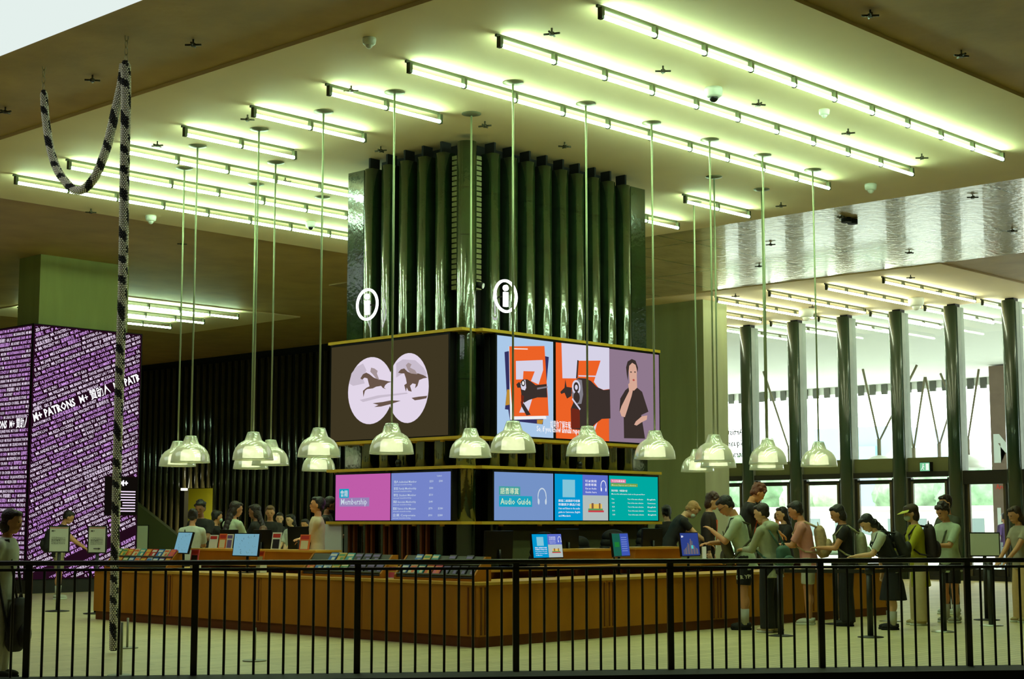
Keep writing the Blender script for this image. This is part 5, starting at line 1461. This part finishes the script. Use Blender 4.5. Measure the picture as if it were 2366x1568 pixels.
    if phone:
        a = MB(); m = (arms[0][2] + arms[1][2]) / 2 + V((.09 * k, 0, .03 * k))
        a.box(-.006, .006, -.04, .04, -.075, .075, M_screen, Matrix.Translation(m) @ Matrix.Rotation(.7, 4, 'Y'))
        attached('phone', phone, 'phone', [('case', a, None)])
    root['q'] = 0; del root['q']
    return root, q, k
def gp0(px, dep):
    v = at_depth(px, 1207, dep); return (v.x, v.y)
# staff at the right
BLK = (30, 25, 22)
person('bending fair haired desk worker in black with a face mask', gp0(1548, 26.0), -40, 1.80, 30, 22, 0, 'counter', 'light', 'short', (176, 130, 74), ('black', BLK), .55, mask=True, z=.15)
person('dark ponytailed worker in black, back turned, behind the masked worker', gp0(1544, 27.2), 60, 1.62, 8, 4, 0, 'low', 'light', 'pony', (26, 20, 18), ('black', BLK), .55, z=.15)
person('standing worker with shaggy brown hair, dark jacket and orange lanyard', gp0(1637, 26.1), -60, 1.80, 3, 14, 0, 'down', 'light', 'shag', (64, 36, 24), ('charcoal', (42, 30, 28)), 1.5, lanyard=(222, 92, 50), z=.15)
person('tallest curly haired worker in black with orange lanyard leaning over the desk', gp0(1722, 26.5), -46, 2.0, 12, 26, 0, 'counter', 'warm', 'curly', (104, 52, 30), ('black', BLK), .6, lanyard=(222, 92, 50), z=.15)
# visitors at the right
person('man in pale green tee, glasses and black shorts reading at the desk', gp0(1714, 22.8), 128, 1.9, 13, 28, 0, 'face', 'tan', 'short', (24, 20, 18), ('pale_green', (190, 204, 172)), .85, ('shorts', (26, 24, 22)), (34, 32, 30), glasses=True, hem=.06, socks=(190, 190, 176),
       bag=('dark camouflage backpack worn on the chest of the pale green tee man', (70, 66, 40), (.3, .4, .16), .12, .12, 'backpack'))
person('hooded grey green top visitor in long black trousers, back turned', gp0(1776, 22.2), 92, 1.74, 7, 12, 20, 'phone', 'light', 'short', (44, 30, 22), ('sage', (168, 170, 140)), 1.5, ('wide', (24, 22, 20)), (200, 180, 150), hoodie=True, hem=.08,
       bag=('teal green shoulder bag on the hooded visitor', (62, 96, 80), (.36, .32, .17), -.13, .06, 'shoulder bag'))
person('long haired woman in black seen in profile behind the desk', gp0(1812, 28.3), 150, 1.74, 3, 6, 0, 'low', 'light', 'long', (30, 22, 18), ('black', BLK), 1.5)
person('visitor in pink tee and pale shorts at the desk', gp0(1862, 23.9), 118, 1.80, 10, 14, 0, 'phone', 'tan', 'short', (30, 24, 20), ('pink', (206, 140, 128)), .8, ('shorts', (190, 186, 160)), (205, 205, 190),
       bag=[('beige backpack on the back of the pink tee visitor', (184, 156, 116), (.32, .46, .2), -.12, .2, 'backpack')])
person('dark haired woman in black tee and wide black trousers', gp0(1950, 23.6), 128, 1.74, 4, 20, 0, 'phone', 'tan', 'bob', (38, 30, 24), ('black', BLK), .5, ('wide', (22, 20, 18)), (40, 38, 34), slim=.92,
       bag=('pale grey green backpack on the woman in wide black trousers', (150, 148, 116), (.34, .48, .2), -.13, .16, 'backpack'))
person('stooping long haired woman in black vest and skirt with white socks', gp0(2052, 22.8), 132, 1.68, 24, 22, 0, 'one', 'light', 'long', (24, 18, 16), ('white', (205, 208, 190)), .75, ('skirt', (26, 24, 24)), (30, 28, 28), slim=.9, vest=(28, 26, 26), socks=(206, 204, 188),
       bag=('black backpack on the stooping woman', (36, 34, 28), (.3, .44, .18), -.14, .2, 'backpack'))
person('masked woman with yellow sun visor, lime top and cream trousers', gp0(2116, 23.8), 136, 1.74, 4, 10, 0, 'phone', 'light', 'bob', (44, 26, 18), ('lime', (172, 168, 30)), 1.5, ('wide', (206, 186, 140)), (196, 178, 130), slim=.9, mask=True, visor=(206, 204, 90), hem=.26,
       bag=('large dark jacket and bag on the back of the visor wearer', (40, 24, 24), (.36, .56, .2), -.1, .24, 'jacket bag'))
person('man in light tee with chest strap, black shorts and trainers', gp0(2190, 24.4), 165, 1.78, 5, 20, 0, 'phone', 'tan', 'curly', (40, 22, 18), ('mint', (186, 200, 168)), .85, ('shorts', (26, 22, 22)), (170, 168, 150), crossbody=(110, 116, 92), socks=(200, 200, 180), hem=.08)
person('tall man in dark olive tee behind the man with the chest strap', gp0(2190, 26.6), 160, 1.92, 2, 8, 0, 'low', 'tan', 'short', (40, 24, 18), ('olive', (66, 68, 50)), .7, ('pants', (40, 36, 30)))
person('long haired person in dark top and beige trousers at the right edge', gp0(2356, 24.4), 150, 1.72, 4, 16, 0, 'low', 'tan', 'long', (52, 32, 22), ('white_print', (150, 140, 120)), .5, ('wide', (206, 170, 120)), (190, 170, 120), slim=.92)
person('person in purple shirt and pale jeans outside before the brown pillar', gp0(2322, 45.5), 60, 1.74, 2, 4, 0, 'down', 'tan', 'short', (40, 30, 26), ('purple', (82, 60, 110)), .8, ('pants', (170, 180, 196)), low=True)
person('distant person in pink outside the first glass doors', gp0(1796, 44), 43, 1.74, 2, 4, 0, 'down', 'tan', 'short', (90, 60, 46), ('rose', (206, 150, 140)), .8, ('pants', (120, 110, 100)), low=True)
# left: staff
person('man in pale shirt with folded arms in profile behind the left desk', gp0(731, 24.2), 140, 1.70, 0, -4, 0, 'cross', 'warm', 'short', (30, 22, 16), ('cream', (216, 196, 158)), 1.5, hem=.08, z=.15, lanyard=None)
person('bearded worker in black holding papers beside the pink screen', gp0(752, 26.0), -40, 1.74, 4, 16, 0, 'phone', 'brown', 'short', (28, 18, 14), ('black', BLK), .6, beard=True, z=.15)
# left crowd
person('person in white tee with dark cross strap, back turned, left crowd', gp0(444, 27.6), 40, 1.70, 3, 10, 0, 'phone', 'tan', 'bun', (30, 20, 16), ('white', (206, 212, 186)), .8, crossbody=(44, 44, 34), low=True)
person('tall dark haired man in black against the yellow doorway', gp0(464, 29.4), 215, 1.86, 2, 12, 0, 'phone', 'brown', 'curly', (18, 14, 12), ('black', BLK), .7, low=True)
person('masked person in black just right of the yellow doorway man', gp0(497, 31), -20, 1.70, 2, 6, 0, 'low', 'tan', 'short', (26, 20, 16), ('black', BLK), .7, mask=True, low=True)
person('long haired woman in pale green tee, back turned, left crowd', gp0(536, 28.2), 0, 1.84, 5, 8, -20, 'phone', 'tan', 'long', (40, 26, 18), ('pale_green', (190, 204, 172)), .9, low=True)
person('long haired person in black behind the second privacy screen', gp0(594, 29.5), 120, 1.80, 3, 8, 0, 'low', 'brown', 'long', (40, 24, 16), ('black', BLK), 1.5, low=True)
person('short haired man in black facing the desk, centre of left crowd', gp0(624, 31.5), 230, 1.80, 4, 10, 0, 'low', 'tan', 'short', (96, 66, 36), ('black', BLK), 1.5, low=True)
person('short brown haired visitor low behind the staff monitors', gp0(612, 28.8), 220, 1.44, 8, 30, 0, 'low', 'light', 'short', (90, 50, 28), ('black', BLK), .6, low=True)
person('woman in white top near the fluted wall, left of the pale-shirted man', gp0(674, 33), 180, 1.64, 2, 6, 0, 'low', 'light', 'long', (26, 20, 16), ('white', (206, 212, 186)), .9, low=True)
person('far visitor in black left of the woman in white top', gp0(646, 34.5), 230, 1.68, 2, 6, 0, 'low', 'light', 'long', (26, 20, 16), ('black', BLK), .9, low=True)
person('far visitor in grey green close behind the pale-shirted man', gp0(706, 32), 200, 1.54, 2, 6, 0, 'low', 'tan', 'short', (30, 22, 18), ('moss', (110, 120, 80)), .9, low=True)
person('man in black tee and pale shorts reaching out before the LED display', (16.95, 28.3), -35, 1.73, 8, 24, 0, 'counter', 'tan', 'short', (30, 20, 14), ('black', BLK), .6, ('shorts', (150, 140, 104)), (190, 190, 176), socks=(180, 180, 160),
       bag=('black backpack on the man before the LED display', (30, 28, 24), (.34, .46, .2), -.13, .18, 'backpack'))
person('blurred person in white shirt cut by the left edge', gp0(14, 15.7), -50, 1.60, 4, 8, 0, 'back', 'tan', 'bob', (50, 28, 20), ('white', (206, 212, 196)), .85, ('pants', (200, 196, 180)), (40, 34, 30),
       bag=('large black bag carried by the person at the left edge', (32, 24, 20), (.4, .56, .2), .11, -.36, 'bag'))
# lettering on the black shorts
cv = Canvas((0, 0, 0), (math.sin(YAW), -math.cos(YAW), 0), (-math.cos(YAW), -math.sin(YAW), 0))
cv.text(0, 0, 'DR YPL', .075, mat('shorts_print', S(226, 226, 200), .8), off=.03, rot=.08)
sp_ = [o for o in C.objects if o.get('label', '').startswith('man in pale green tee')][0]
o = cv.build('shorts_lettering', None)
p = at_depth(1701, 1338, 22.6)
o.location = p; bpy.context.view_layer.update(); mw = o.matrix_world.copy(); par = [c for c in sp_.children if c.name.startswith('shorts')][0]; o.parent = par; o.matrix_parent_inverse = par.matrix_world.inverted()
